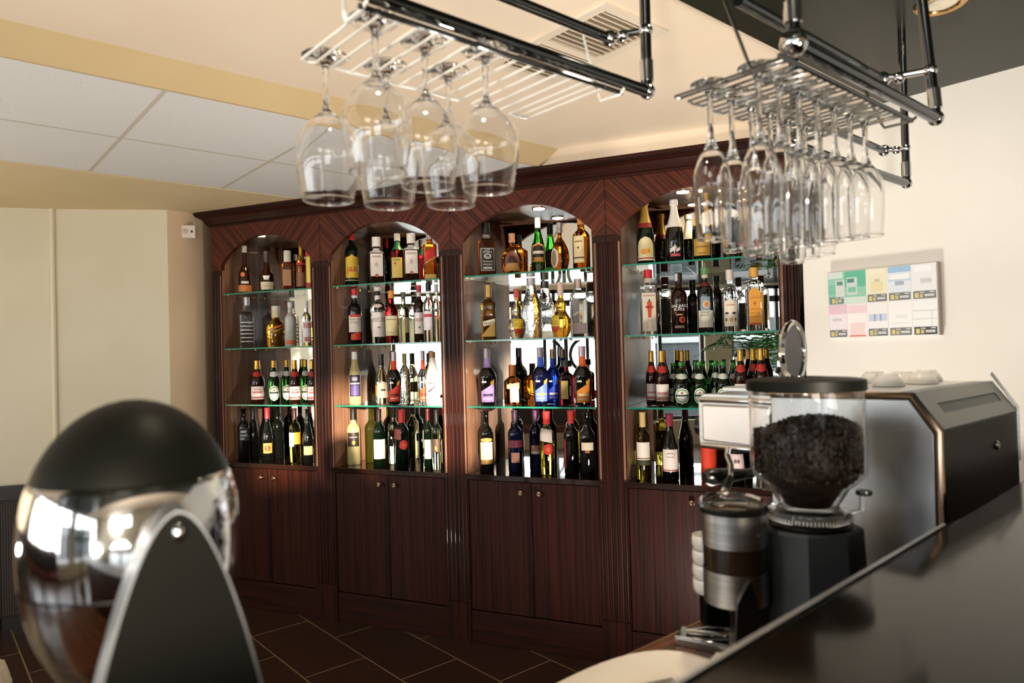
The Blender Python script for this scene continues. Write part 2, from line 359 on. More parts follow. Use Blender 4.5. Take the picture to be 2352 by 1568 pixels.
# ------------------------------------------------------------------ back bar: four display cabinets, a cornice, doors
RZ = [CZ+.377, CZ+.057, CZ-.269, CZ-.603]      # top of the three glass shelves and of the ledge
seams = [0., .786, 1.591, 2.390, 3.20]
openings = [(.072, .719), (.852, 1.520), (1.655, 2.322), (2.460, 3.120)]
MIRD = .29
TONE = ['leftmost', 'second from left', 'third from left', 'rightmost']
ANG = TH
def fluted(mb, x0, x1, z0, z1, mat):
    w = x1-x0; n = 3; pts = [(x0, 0.)]; fwid = w/(n+.6)
    for k in range(n):
        c = x0+w*(k+.5)/n
        for j in range(7):
            t = PI*j/6; pts.append((c-math.cos(t)*fwid*.36, math.sin(t)*fwid*.34))
    pts += [(x1, 0.), (x1, .03), (x0, .03)]
    mb.prism([(x, y, z0) for x, y in pts], (0, 0, z1-z0), mat)
for i in range(4):
    a, b = seams[i], seams[i+1]; o0, o1 = openings[i][0]-a, openings[i][1]-a; w = b-a
    root = thing('display_cabinet', ['leftmost dark wood display cabinet of the back bar, holding the cognac and dark beers',
        'dark wood display cabinet of the back bar second from the left, holding the vermouths',
        'dark wood display cabinet third from the left, holding tequila and fruit liqueurs',
        'rightmost dark wood display cabinet of the back bar, holding champagne and green beers'][i], 'cabinet', cab(a, 0), ANG, 'display cabinets of the back bar')
    zl, zt = RZ[3], CZ+.705
    m = MB()      # carcass: box below, side panels, inner roof
    m.box((.004, .03, .0), (w-.004, .33, zl-.03), WOOD)
    m.box((o0-.018, .004, zl), (o0, MIRD+.02, zt), WOODIN); m.box((o1, .004, zl), (o1+.018, MIRD+.02, zt), WOODIN)
    m.box((o0-.018, .024, zt), (o1+.018, MIRD+.02, zt+.016), WOODIN)
    m.box((.003, MIRD+.02, zl-.03), (w-.003, MIRD+.032, CZ+.77), WOOD)
    m.build('carcass', root, ang=20)
    MB().box((o0, MIRD, zl), (o1, MIRD+.006, zt), MIRROR).build('mirror', root, smooth=False)
    m = MB(); m.box((o0-.02, -.008, zl-.026), (o1+.02, MIRD, zl), LEDGE); m.build('ledge', root, bevel=.002)
    # arch
    hw = (o1-o0)/2; cx = (o0+o1)/2; rise = .15; R = (hw*hw+rise*rise)/(2*rise); zc = CZ+.697-R; zs = CZ+.547
    zb, ztop = CZ+.515, CZ+.79
    pts = [(.001-cx, -.002, zb), (o0-cx, -.002, zb)]
    N = 24
    for k in range(N+1):
        x = -hw+2*hw*k/N; pts.append((x, -.002, zc+math.sqrt(R*R-x*x)))
    pts += [(o1-cx, -.002, zb), (w-.001-cx, -.002, zb), (w-.001-cx, -.002, ztop), (-cx+.001, -.002, ztop)]
    mbp = MB(); off = Vector((0, 0, CZ+.65))
    # build the spandrel as quads column by column so that the face is clean
    top = []; bot = []
    xs = [.001-cx, o0-cx]+[-hw+2*hw*k/N for k in range(1, N)]+[o1-cx, w-.001-cx]
    for x in xs:
        bot.append(zb if abs(x) >= hw-1e-6 else zc+math.sqrt(R*R-x*x))
    def col(x0_, z0_, x1_, z1_):
        v = [(x0_, -.002, z0_), (x1_, -.002, z1_), (x1_, -.002, ztop), (x0_, -.002, ztop)]
        v = [(p[0], p[1], p[2]-off.z) for p in v]; v2 = [(p[0], .022, p[2]) for p in v]
        mbp.add(v+v2, [(0, 1, 2, 3), (7, 6, 5, 4), (0, 4, 5, 1), (3, 2, 6, 7)], ARCHW)
    zedge = zc+math.sqrt(R*R-hw*hw)
    col(xs[0], zb, xs[1], zb)
    for k in range(1, len(xs)-2):
        za = bot[k] if k > 1 else zedge; zb2 = bot[k+1] if k < len(xs)-3 else zedge
        col(xs[k], za, xs[k+1], zb2)
    col(xs[-2], zb, xs[-1], zb)
    mbp.add([(o0-cx, -.002, zb-off.z), (o0-cx, .022, zb-off.z), (o0-cx, .022, zedge-off.z), (o0-cx, -.002, zedge-off.z)], [(0, 1, 2, 3)], ARCHW)
    mbp.add([(o1-cx, -.002, zb-off.z), (o1-cx, .022, zb-off.z), (o1-cx, .022, zedge-off.z), (o1-cx, -.002, zedge-off.z)], [(0, 1, 2, 3)], ARCHW)
    mbp.build('arch_panel', root, smooth=False, loc=(cx, 0, off.z), fix=False)
    # pilasters
    for x0, x1 in ((.001, o0-.001), (o1+.001, w-.001)):
        m = MB(); fluted(m, x0, x1, .19, CZ+.485, WOOD)
        m.box((x0, -.001, CZ+.485), (x1, .03, zb-.002), WOOD); m.box((x0, -.004, 0), (x1, .03, .19), WOOD)
        m.build('pilaster', root, ang=25)
    m = MB(); m.box((o0, .0, 0), (o1, .03, .155), WOODH); m.build('plinth', root, bevel=.002)
    mid = (o0+o1)/2
    for k, (x0, x1) in enumerate(((o0+.002, mid-.002), (mid+.002, o1-.002))):
        d = MB().box((x0, .004, .16), (x1, .024, zl-.03), WOOD).build('door', root, bevel=.0015)
        kx = mid-.047 if k == 0 else mid+.047
        MB().lathe([(.005, 0), (.005, .01), (.009, .014), (.0128, .02), (.0128, .025), (.008, .0295), (.001, .030)], KNOB, 18).build('knob', d).matrix_local = Matrix.Translation((kx, .004, CZ-.680)) @ Matrix.Rotation(PI/2, 4, 'X')
    for r in range(3):
        z = RZ[r]; m = MB(); y0, y1 = .006, MIRD-.004
        x0, x1 = o0+.003, o1-.003; t = .008
        m.add([(x0, y0, z-t), (x1, y0, z-t), (x1, y1, z-t), (x0, y1, z-t), (x0, y0, z), (x1, y0, z), (x1, y1, z), (x0, y1, z)], [(3, 2, 1, 0), (4, 5, 6, 7), (2, 3, 7, 6), (1, 2, 6, 5), (3, 0, 4, 7)], SHELFG)
        m.add([(x0, y0, z-t), (x1, y0, z-t), (x1, y0, z), (x0, y0, z)], [(0, 1, 5-2, 2)] if False else [(0, 1, 2, 3)], SHELFE)
        sh = m.build('glass_shelf', root, smooth=False)
        for (px, py) in ((x0+.012, y0+.03), (x0+.012, y1-.04), (x1-.012, y0+.03), (x1-.012, y1-.04)):
            MB().lathe([(.006, -.014), (.006, -.0085)], BRASS, 10, (px, py, z)).build('shelf_peg', sh)
    lx = [.322, .50, .42, .33][i]; ly = [.05, .17, .15, .13][i]
    m = MB(); m.lathe([(.036, -.004), (.036, .0), (.03, .0)], CHROME, 20, (lx, ly, zt), close=False); m.lathe([(.0295, -.003), (.0295, -.002)], WARM, 20, (lx, ly, zt))
    m.build('downlight', root)
    li = bpy.data.lights.new('cabinet_spot', 'SPOT'); li.energy = 3.5; li.color = (1., .78, .5); li.spot_size = 2.2; li.spot_blend = .8; li.shadow_soft_size = .03
    lo = bpy.data.objects.new('cabinet_spot', li); C.objects.link(lo); lo.location = cab(a+lx, zt-.012, ly)
# cornice, one moulding across all four
prof = [(.0, .772), (-.012, .772), (-.012, .780), (-.022, .786), (-.028, .80), (-.040, .816), (-.058, .826), (-.066, .830), (-.066, .838), (-.072, .838), (-.072, .853), (.04, .853), (.04, .772)]
m = MB(); L = [Vector((min(p[0], 0)*.9, p[0], CZ+p[1])) for p in prof]; Rr = [Vector((3.20, p[0], CZ+p[1])) for p in prof]
n = len(prof); m.add(L+Rr, [(i, (i+1) % n, n+(i+1) % n, n+i) for i in range(n)]+[tuple(range(n)), tuple(reversed(range(n, 2*n)))], WOODH)
co = m.build('cornice', None, ang=20, loc=cab(0, 0), rz=ANG); tag(co, 'dark stepped wood cornice running along the top of the whole back bar', 'cornice')

o = MB().box((.60, -.056, CZ+.8535), (3.21, .0, ZM), PLASTER).build('added_bulkhead', None, smooth=False, loc=cab(0, 0), rz=ANG); struct(o)  # bulkhead added so a lit face fills the shaded gap above the cornice
# ------------------------------------------------------------------ bottles
def crom(ps, sub=3):
    out = []
    for i in range(len(ps)-1):
        p0, p1, p2, p3 = ps[max(i-1, 0)], ps[i], ps[i+1], ps[min(i+2, len(ps)-1)]
        if abs(p1[1]-p2[1]) < 1e-4 or p2[0]-p1[0] < .025: out.append(p1); continue
        for k in range(sub):
            t = k/sub; h = p1[0]+(p2[0]-p1[0])*t
            d1 = (p2[1]-p0[1])/max(p2[0]-p0[0], 1e-6)*(p2[0]-p1[0]); d2 = (p3[1]-p1[1])/max(p3[0]-p1[0], 1e-6)*(p2[0]-p1[0])
            if abs(p0[1]-p1[1]) < 1e-4: d1 = 0
            if abs(p3[1]-p2[1]) < 1e-4: d2 = 0
            r = (2*t**3-3*t*t+1)*p1[1]+(t**3-2*t*t+t)*d1+(-2*t**3+3*t*t)*p2[1]+(t**3-t*t)*d2
            out.append((h, r))
    out.append(ps[-1]); return out
PROF = {
 'bord': ([(0, .9), (.012, 1), (.60, 1), (.66, .94), (.70, .78), (.735, .55), (.77, .42), (.81, .39), (.965, .39), (.97, .43), (1, .43)], None),
 'burg': ([(0, .9), (.012, 1), (.40, 1), (.5, .92), (.6, .74), (.7, .53), (.78, .42), (.965, .38), (.97, .42), (1, .42)], None),
 'champ': ([(0, .9), (.012, 1), (.40, 1), (.5, .93), (.6, .76), (.7, .56), (.8, .41), (.9, .35), (1, .33)], None),
 'spirit': ([(0, .92), (.012, 1), (.58, 1), (.66, .92), (.71, .7), (.75, .47), (.79, .39), (1, .38)], None),
 'cognac': ([(0, .97), (.01, 1), (.3, .97), (.42, .86), (.52, .6), (.6, .41), (.7, .34), (1, .33)], None),
 'vsop': ([(0, .94), (.015, 1), (.40, .98), (.48, .78), (.56, .52), (.66, .42), (.8, .36), (1, .36)], None),
 'square': ([(0, .95), (.01, 1), (.62, 1), (.67, .93), (.71, .6), (.74, .43), (.77, .4), (1, .39)], 6.),
 'tallsq': ([(0, .95), (.01, 1), (.72, 1), (.76, .93), (.79, .6), (.81, .45), (.84, .42), (1, .4)], 6.),
 'beer': ([(0, .9), (.015, 1), (.5, 1), (.58, .93), (.68, .68), (.77, .47), (.86, .4), (1, .37)], None),
 'beergreen': ([(0, .9), (.015, 1), (.48, 1), (.56, .94), (.66, .7), (.76, .47), (.86, .38), (.96, .36), (1, .36)], None),
 'kuyper': ([(0, .74), (.01, .80), (.46, .99), (.5, 1), (.53, .97), (.62, .70), (.67, .44), (.72, .36), (1, .33)], None),
 'bulb': ([(0, .6), (.03, .74), (.15, .96), (.25, 1), (.36, .9), (.45, .60), (.5, .5), (.57, .54), (.64, .48), (.7, .3), (.78, .25), (1, .25)], None),
 'flask': ([(0, .6), (.03, .72), (.18, .96), (.3, 1), (.45, .9), (.6, .55), (.68, .28), (.75, .2), (.83, .26), (.87, .22), (1, .24)], None),
 'cointreau': ([(0, .94), (.015, 1), (.52, 1), (.60, .95), (.66, .62), (.71, .38), (.78, .34), (1, .33)], 4.),
 'patron': ([(0, .92), (.03, 1), (.42, 1), (.52, .93), (.64, .62), (.7, .44), (.9, .4), (1, .4)], None),
 'malibu': ([(0, .95), (.02, 1), (.50, .98), (.64, .78), (.76, .55), (.88, .42), (1, .4)], None),
 'disar': ([(0, .95), (.02, 1), (.58, 1), (.66, .95), (.71, .6), (.74, .32), (.84, .3), (1, .3)], 5.),
 'can': ([(0, .97), (.01, 1), (1, 1)], None),
}
class Bottle:
    def __init__(s, b, row, x, top, w, kind, glass, label, off=.11, name='liquor_bottle', cat='bottle', turn=0., group=None, tint=None):
        s.zb = RZ[row-1]+.0006
        base = at_cab(x, 800, off); ytop_z = None
        # x at mid height: find the foot of the bottle there
        dep = lambda q: (q-CAM).dot(fw)
        zmid_px = None
        sx, ztop = at_cab(x, top, off)
        foot = cab(sx, s.zb, off)
        mid = None
        # the photo's x was read at mid height
        yb = H/2-F*((foot-CAM).dot(up))/dep(foot); sx, _ = at_cab(x, (top+yb)/2, off)
        s.pos = cab(sx, s.zb, off); s.Ht = min(ztop-s.zb, .306 if row > 1 else 1.)
        v = s.pos-CAM; ca = (v.x*fw.x+v.y*fw.y)/math.hypot(v.x, v.y)
        s.R = w*dep(s.pos)*ca/(2*F)
        face = math.atan2(-v.y, -v.x)+turn
        s.prof, s.n = PROF[kind]; s.pp = crom(s.prof)
        s.root = thing(name, label, cat, s.pos, face, group)      # local +X looks at the bar
        if s.n: s.R *= .93
        seg = 24 if s.n is None else 40
        # ring angles start so that flats face +X
        m = MB(); m.lathe([(r*s.R, h*s.Ht) for h, r in s.pp], GLM[glass], seg, n=s.n); m.build('glass_body', s.root, ang=50)
        s.cur = None
    def rad(s, h):
        pp = s.pp
        for (h0, r0_), (h1, r1_) in zip(pp[:-1], pp[1:]):
            if h <= h1: return s.R*(r0_+(r1_-r0_)*(h-h0)/max(h1-h0, 1e-9))
        return s.R*pp[-1][1]
    def pt(s, u, h, lift):
        r = s.rad(h)
        if s.n: a = math.atan2(u, r) if abs(u) < r else math.copysign(PI/4+(abs(u)-r)/r*.8, u)
        else: a = u/r
        q = 1. if s.n is None else (abs(math.cos(a))**s.n+abs(math.sin(a))**s.n)**(-1./s.n)
        r += lift; return (r*q*math.cos(a), r*q*math.sin(a), h*s.Ht)
    def foil(s, h0, h1, col, rf=1.06, name='cap', metal=0., rough=.35, fat=None):
        mat = paint(col, rough, metal); m = MB()
        hs = [h0+(h1-h0)*k/6 for k in range(7)]
        pr = [((s.rad(min(h, 1.))*rf+.0004) if fat is None else fat*s.R, h*s.Ht) for h in hs]
        pr = [(pr[0][0]*.98, pr[0][1])]+pr+[(pr[-1][0]*.9, pr[-1][1]+.0015)]
        m.lathe(pr, mat, 20); m.build(name, s.root, ang=40); return s
    def shape(s, kind, h0, h1, u0, u1, col, lift=.0007, metal=0., rough=.5, k=0.):
        """a flat printed shape bent on to the glass; u in units of the body radius"""
        mat = paint(col, rough, metal); R = s.R; rows, cols = 10, 9; vs = []
        for i in range(rows+1):
            t = i/rows
            for j in range(cols+1):
                q = j/cols; a, b, hh = u0, u1, h0+(h1-h0)*t
                if kind == 'ellipse':
                    c, hw = (u0+u1)/2, (u1-u0)/2; e = math.sqrt(max(0, 1-(2*t-1)**2)); a, b = c-hw*e, c+hw*e
                elif kind == 'arch':       # rectangle with a round top
                    if t > 1-k:
                        tt = (t-(1-k))/k; c, hw = (u0+u1)/2, (u1-u0)/2; e = math.sqrt(max(0, 1-tt*tt*.98)); a, b = c-hw*e, c+hw*e
                elif kind == 'trap':       # narrower at the bottom by k
                    c, hw = (u0+u1)/2, (u1-u0)/2*(1-k*(1-t)); a, b = c-hw, c+hw
                elif kind == 'slant':      # top edge slopes
                    hh = h0+(h1-h0)*t*((1-k)+k*q)
                elif kind == 'shear':
                    hh = h0+(h1-h0)*t+k*(q-.5)
                elif kind == 'vee':        # point at the bottom
                    hh = h0+(h1-h0)*t-k*(1-abs(2*q-1))*(1-t)
                vs.append(s.pt((a+(b-a)*q)*R, hh, lift))
        fs = [(i*(cols+1)+j, i*(cols+1)+j+1, (i+1)*(cols+1)+j+1, (i+1)*(cols+1)+j) for i in range(rows) for j in range(cols)]
        s.cur.add(vs, fs, mat); return s
    def ring(s, h0, h1, col, lift=.0006, metal=0., rough=.4):
        mat = paint(col, rough, metal); vs = []; seg = 28
        for h in (h0, (h0+h1)/2, h1):
            for k in range(seg):
                a = 2*PI*k/seg; q = 1. if s.n is None else (abs(math.cos(a))**s.n+abs(math.sin(a))**s.n)**(-1./s.n)
                r = s.rad(h)+lift; vs.append((r*q*math.cos(a), r*q*math.sin(a), h*s.Ht))
        s.cur.add(vs, [(i*seg+k, i*seg+(k+1) % seg, (i+1)*seg+(k+1) % seg, (i+1)*seg+k) for i in range(2) for k in range(seg)], mat); return s
    def text(s, body, h, size, col, u=0., lift=.0014, slope=0., vert=False):
        vs, fs = text_tris(body, size*s.R); mat = paint(col, .5)
        if vert: vs = [(-y, x) for x, y in vs]
        s.cur.add([s.pt(u*s.R+x, h+(y+slope*x)/s.Ht, lift) for x, y in vs], fs, mat); return s
    def begin(s): s.cur = MB(); return s
    def end(s, name='label', lab=None):
        o = s.cur.build(name, s.root, fix=False, ang=60)
        if lab: o['label'] = lab
        s.cur = None; return s

B = Bottle
CRM, WHT, OFW, YEL, ORG, RED, DRD, GLD, BLK, PUR, BLU = '#e6d9b4', '#f2eeea', '#d8cfc6', '#e8c455', '#e0742a', '#cf2a28', '#7c1620', '#cfa24a', '#14120f', '#9a78bc', '#4f6fd0'
def bottle_rows():
    # ---- leftmost cabinet, top shelf
    t = B(1, 1, 562, 565, 30, 'vsop', 'brown', 'dark cognac bottle with orange base band and long clear neck, leftmost on its top shelf', .07, 'cognac_bottle')
    t.foil(.86, 1, '#b9b5a8', 1.1).begin().ring(.03, .17, '#c97a35').end('base_band'); t.begin().shape('rect', .20, .25, -.6, .6, '#d8d4cc').end(); t.begin().shape('ellipse', .34, .44, -.7, 0, '#c96a3c').end('medallion')
    t = B(1, 1, 613, 578, 38, 'cognac', 'brown', 'squat cognac bottle with wide cream label at its foot, dark cap with white edge', .1, 'cognac_bottle')
    t.foil(.74, 1, '#2b2524', 1.12).begin().shape('trap', .06, .25, -.9, .9, CRM, k=.12).shape('rect', .14, .155, -.5, .5, '#a08a50').end().begin().shape('trap', .30, .40, -.55, .35, WHT, k=.4).end('neck_label')
    t = B(1, 1, 661, 576, 30, 'disar', 'amber', 'square amber bottle with blocky cream cap and beige label', .1)
    t.foil(.72, 1, '#d8d0bc', fat=.62, rough=.6).begin().shape('rect', .12, .52, -.8, .5, '#b78a62').end()
    t = B(1, 1, 692, 565, 24, 'spirit', 'amber', 'amber bottle with gold foil neck and red ribbon at its shoulder', .12)
    t.foil(.68, 1, GLD, 1.1, metal=.7).begin().ring(.08, .4, '#8a5a3a').end(); t.begin().ring(.56, .62, '#b23a30').end('ribbon')
    t = B(1, 1, 711, 578, 17, 'can', 'dark', 'slim gold gift tube with red cap and red foot beside the first pilaster', .06, 'gift_tube', 'tube')
    t.foil(.86, 1, RED, 1.03).begin().ring(.16, .86, '#d8bc60', metal=.5).end('gold_sleeve'); t.begin().ring(0.01, .15, '#b02a2a').end('foot_band')
    # second shelf
    t = B(1, 2, 567, 683, 33, 'square', 'texture', 'clear ribbed square bottle with silver cap on the second shelf of the leftmost cabinet', .09)
    t.foil(.84, 1, '#c9c9c6', 1.15, metal=.6)
    m = s = t; t.begin()
    for k in range(6): t.ring(.12+.075*k, .135+.075*k, '#e9ecec')  # ribs coloured white to stand for highlights on the glass
    t.end('rib_highlight_band')
    t = B(1, 2, 634, 703, 44, 'patron', 'gold', 'squat gold spirit bottle with mushroom cork stopper and orange ribbon', .11)
    t.foil(.72, .9, '#d9c7a0', 1.1, 'cork').foil(.9, 1, '#d8d2c4', fat=.46, name='stopper').begin().shape('shear', .46, .50, -1.1, 1.1, ORG, k=.16).shape('shear', .38, .40, -1.1, 1.1, '#d9a030', k=.2).end('ribbon')
    t = B(1, 2, 667, 694, 27, 'spirit', 'frost', 'frosted grey spirit bottle with orange print at its foot', .1)
    t.foil(.88, 1, '#dedcd8', 1.12).begin().shape('rect', .05, .14, -.8, .8, '#d4602c').end()
    t = B(1, 2, 704, 692, 22, 'spirit', 'clear', 'clear spirit bottle with red and white labels beside the first pilaster', .09)
    t.foil(.84, 1, '#e9e4e2', 1.15).begin().shape('rect', .08, .56, -.9, .9, '#f0ecec').shape('rect', .40, .52, -.7, .9, '#c23a4a').shape('rect', .1, .2, -.6, .9, '#c23a4a').end()
    # third shelf: beers with gold foil
    def redbeer(x, top, w, label, off=.1):
        q = B(1, 3, x, top, w, 'beer', 'brown', label, off, 'beer_bottle')
        q.foil(.80, 1, GLD, 1.08, 'foil', .8, .3).begin().shape('ellipse', .62, .75, -.8, .8, '#b8322c').end('neck_label')
        q.begin().shape('rect', .10, .40, -1.05, 1.05, '#e9dfd6').shape('rect', .11, .17, -1.05, 1.05, '#c22c30').shape('rect', .24, .29, -.7, .7, '#c0586a').shape('rect', .32, .34, -.5, .5, '#c0586a').end(); return q
    def greenbeer(b, r, x, top, w, label, off=.1, gold=False):
        q = B(b, r, x, top, w, 'beergreen', 'green', label, off, 'beer_bottle')
        q.foil(.84 if gold else .93, 1, GLD if gold else '#3f8a3c', 1.1, 'foil' if gold else 'crown_cap', .6, .35)
        q.begin().shape('ellipse', .62, .75, -.85, .85, '#e4e8dc').end('neck_label')
        q.begin().shape('ellipse', .06, .43, -.88, .88, '#dfe3d6').shape('ellipse', .09, .40, -.72, .72, '#3f7a3c', .0011).shape('ellipse', .11, .38, -.62, .62, '#dfe3d6', .0015).shape('rect', .235, .275, -.8, .8, '#26402a', .0019).shape('ellipse', .29, .34, -.12, .12, '#b8322c', .0019).end(); return q
    redbeer(591, 828, 33, 'brown beer bottle with gold foil and red neck label, leftmost on the third shelf', .09)
    greenbeer(1, 3, 629, 828, 28, 'green gold-capped beer with oval label, alone between two brown beers', .09, True)
    greenbeer(1, 3, 659, 827, 27, 'green gold-capped beer standing half behind a brown beer in leftmost cabinet', .17, True)
    redbeer(677, 827, 28, 'brown beer with red neck label in front of a green one, leftmost cabinet', .08)
    greenbeer(1, 3, 702, 826, 25, 'green gold-capped beer nearest the first pilaster', .17, True)
    redbeer(717, 827, 24, 'brown beer partly hidden by the first pilaster', .07)
    # ledge
    t = B(1, 4, 560, 935, 29, 'bord', 'dark', 'dark wine bottle with silver writing on black label, leftmost on the ledge', .09, 'wine_bottle')
    t.begin().shape('rect', .38, .62, -.75, .75, '#1c1c1c').shape('rect', .53, .57, -.5, .4, '#b9b9b6', .0011).shape('rect', .46, .50, -.6, .5, '#8f8f8c', .0011).shape('rect', .40, .43, -.6, .1, '#a8a8a5', .0011).end()
    t = B(1, 4, 582, 930, 29, 'burg', 'dark', 'plain black wine bottle just behind the leftmost wine on the ledge', .18, 'wine_bottle')
    t.foil(.8, 1, '#15110f', 1.05, 'foil')
    t = B(1, 4, 614, 935, 28, 'burg', 'dark', 'black wine bottle with red foil and gold label on the leftmost ledge', .10, 'wine_bottle')
    t.foil(.80, 1, '#a3222c', 1.06, 'foil').begin().shape('rect', .15, .34, -.8, .8, '#c9a048', metal=.4).shape('ellipse', .18, .31, -.5, .5, '#6b4a20', .0011).end()
    t = B(1, 4, 638, 931, 29, 'bord', 'dark', 'plain black wine bottle behind the one with red foil', .19, 'wine_bottle')
    t = B(1, 4, 677, 936, 27, 'bord', 'yellow', 'yellow white-wine bottle with white and orange label, leftmost ledge', .09, 'wine_bottle')
    t.foil(.80, 1, '#33130f', 1.08, 'foil').begin().shape('rect', .30, .56, -1.2, -.2, WHT).end(); t.begin().shape('rect', .34, .56, -.15, 1.2, '#d98a26').end('side_label')
    t = B(1, 4, 707, 937, 25, 'burg', 'dark', 'black wine bottle with pale gold label next to the first pilaster', .08, 'wine_bottle')
    t.begin().shape('rect', .16, .32, -.9, .9, '#cfc07a').end()
    # ---- second cabinet, top shelf
    t = B(2, 1, 808, 530, 33, 'spirit', 'dkgreen', 'dark green whisky bottle with yellow label and red capsule', .12, 'whisky_bottle')
    t.foil(.83, 1, '#c92a26', 1.08).begin().shape('arch', .15, .56, -1.05, 1.05, '#e3b93c', k=.16).text('J&B', .26, .98, '#b8281c').shape('rect', .12, .135, -1.1, 1.1, '#2a2416').ring(.10, .112, '#d8c890').end()
    def ball(x, top, w, label, off):
        q = B(2, 1, x, top, w, 'square', 'brown', label, off, 'whisky_bottle')
        q.foil(.80, 1, '#efe6da', 1.45).begin().shape('rect', .17, .64, -.82, .82, '#efe2d6').shape('rect', .56, .60, -.6, .6, '#b9a99c', .0011).shape('ellipse', .36, .47, -.22, .22, '#cdbfb6', .0011).shape('ellipse', .15, .22, -.22, .22, '#b85a3c', .0016).end()
        q.begin().shape('trap', .66, .76, -.8, .8, '#f3ece4', k=-.5).end('neck_label'); return q
    ball(865, 545, 38, 'dark square whisky with big white label, left one of the matching pair', .12)
    t = B(2, 1, 913, 537, 31, 'spirit', 'red', 'red-amber whisky bottle with yellow label and green capsule, between the matching pair', .16, 'whisky_bottle')
    t.foil(.86, 1, '#dcd6c4', 1.2).begin().ring(.68, .84, '#2c6a3a').end('neck_label'); t.begin().shape('rect', .12, .52, -1.05, .75, '#dcc062').shape('ellipse', .38, .43, -.5, -.2, '#b8402c', .0011).shape('rect', .46, .49, -.7, .4, '#8f9a4a', .0011).end()
    ball(945, 537, 38, 'dark square whisky with big white label, right one of the matching pair', .11)
    t = B(2, 1, 987, 537, 33, 'tallsq', 'amber', 'square amber whisky with slanted red label, rightmost on its top shelf', .11, 'whisky_bottle', turn=.1)
    t.foil(.88, 1, '#d8cdc0', 1.2).begin().shape('shear', .44, .66, -.85, .85, '#d02c28', k=.14).shape('shear', .42, .44, -.85, .85, '#d8b060', k=.14).shape('rect', .03, .13, -.85, .85, '#cfa45a').end()
    # second shelf
    t = B(2, 2, 815, 658, 34, 'bord', 'dark', 'dark vermouth bottle with red cap, white label and red ribbon', .12, 'vermouth_bottle')
    t.foil(.89, 1, '#d22a2e', 1.12).begin().ring(.84, .885, '#e6ded6').end('neck_label'); t.begin().shape('rect', .22, .52, -.95, .95, '#e9ddd0').shape('rect', .49, .54, -.7, .75, '#c8382a', .0011).text('MARTINI', .43, .42, '#4a3634').text('ROSSO', .38, .36, '#4a3634').shape('slant', .08, .235, -.6, .8, '#d2401f', .0013, k=.35).end()
    t = B(2, 2, 868, 655, 35, 'bord', 'pale', 'clear vermouth bottle with white label and black neck band', .10, 'vermouth_bottle')
    t.foil(.93, 1, '#e6dcd2', 1.12).begin().ring(.86, .91, '#1e1a1a').ring(.78, .85, '#e6dcd6').end('neck_label'); t.begin().shape('rect', .12, .55, -.8, 1.0, '#ece2da').shape('rect', .39, .45, -.75, .95, '#5a4a46', .0011).shape('rect', .397, .443, -.7, .9, '#ece2da', .0014).text('MARTINI', .402, .42, '#4a3634', .1).shape('ellipse', .63, .70, -.6, .6, '#e6d2c6').shape('ellipse', .27, .30, -.1, .3, '#8a7a72', .0011).end()
    t = B(2, 2, 899, 668, 31, 'spirit', 'red', 'red bitter liqueur bottle with large cream label and orange cap', .08, 'liqueur_bottle')
    t.foil(.86, 1, '#dd9038', 1.2).begin().shape('rect', .14, .52, -1.05, 1.05, '#ddd0a0').text('CAMPARI', .465, .46, '#e8eef4', lift=.002).shape('rect', .445, .455, -.9, .9, '#4a4030', .0011).shape('rect', .20, .205, -1., 1., '#6a5a40', .0011).end()
    t = B(2, 2, 927, 671, 26, 'bord', 'pale', 'plain clear bottle behind the red bitter, label turned away', .15, 'vermouth_bottle')
    t.foil(.9, 1, '#6b6a5c', 1.1).begin().shape('rect', .2, .5, .3, 1.2, '#c9bf98').end()
    t = B(2, 2, 963, 655, 26, 'bord', 'brown', 'dark vermouth bottle with white label and red cap right of the bright window reflection', .11, 'vermouth_bottle')
    t.foil(.89, 1, '#d22a3e', 1.12).begin().ring(.80, .88, '#efdfe2').end('neck_label'); t.begin().shape('rect', .15, .52, -1, 1., '#efe4e0').shape('rect', .36, .42, -.8, .8, '#c9a9a4', .0011).shape('ellipse', .24, .28, -.2, .2, '#7a6a66', .0011).end()
    t = B(2, 2, 985, 649, 28, 'spirit', 'clear', 'clear bottle with black cap and white label, second from right on its shelf', .08)
    t.foil(.87, 1, '#1c1c1f', 1.2).begin().shape('rect', .2, .52, -1., .5, '#eae2e6').shape('rect', .42, .47, -1., .5, '#c9404a', .0011).end()
    t = B(2, 2, 1003, 651, 20, 'bord', 'pale', 'pale clear bottle half hidden by the second pilaster, second shelf', .17)
    t.foil(.88, 1, '#e6e2de', 1.1)
    # third shelf
    t = B(2, 3, 815, 808, 29, 'malibu', 'frosty', 'frosted pale liqueur bottle with dark purple label', .10, 'liqueur_bottle')
    t.foil(.86, 1, '#e9e2dc', 1.08).begin().shape('rect', .15, .56, -.95, .95, '#241f38').shape('rect', .17, .36, -.7, .7, '#564a80', .0011).shape('rect', .38, .41, -.8, .8, '#c2a8c0', .0014).shape('rect', .45, .52, -.5, .4, '#9a96a8', .0011).end()
    t = B(2, 3, 877, 813, 31, 'patron', 'pale', 'round-shouldered clear liqueur bottle with cream label and tall grey-green cap', .13, 'liqueur_bottle')
    t.foil(.76, 1, '#a8ad98', .95).begin().shape('arch', .12, .45, -.8, 1., '#d8c4ae', k=.3).shape('rect', .26, .30, -.2, .5, '#3a3030', .0011).shape('rect', .16, .38, -1.3, -.85, '#e08a2c').end()
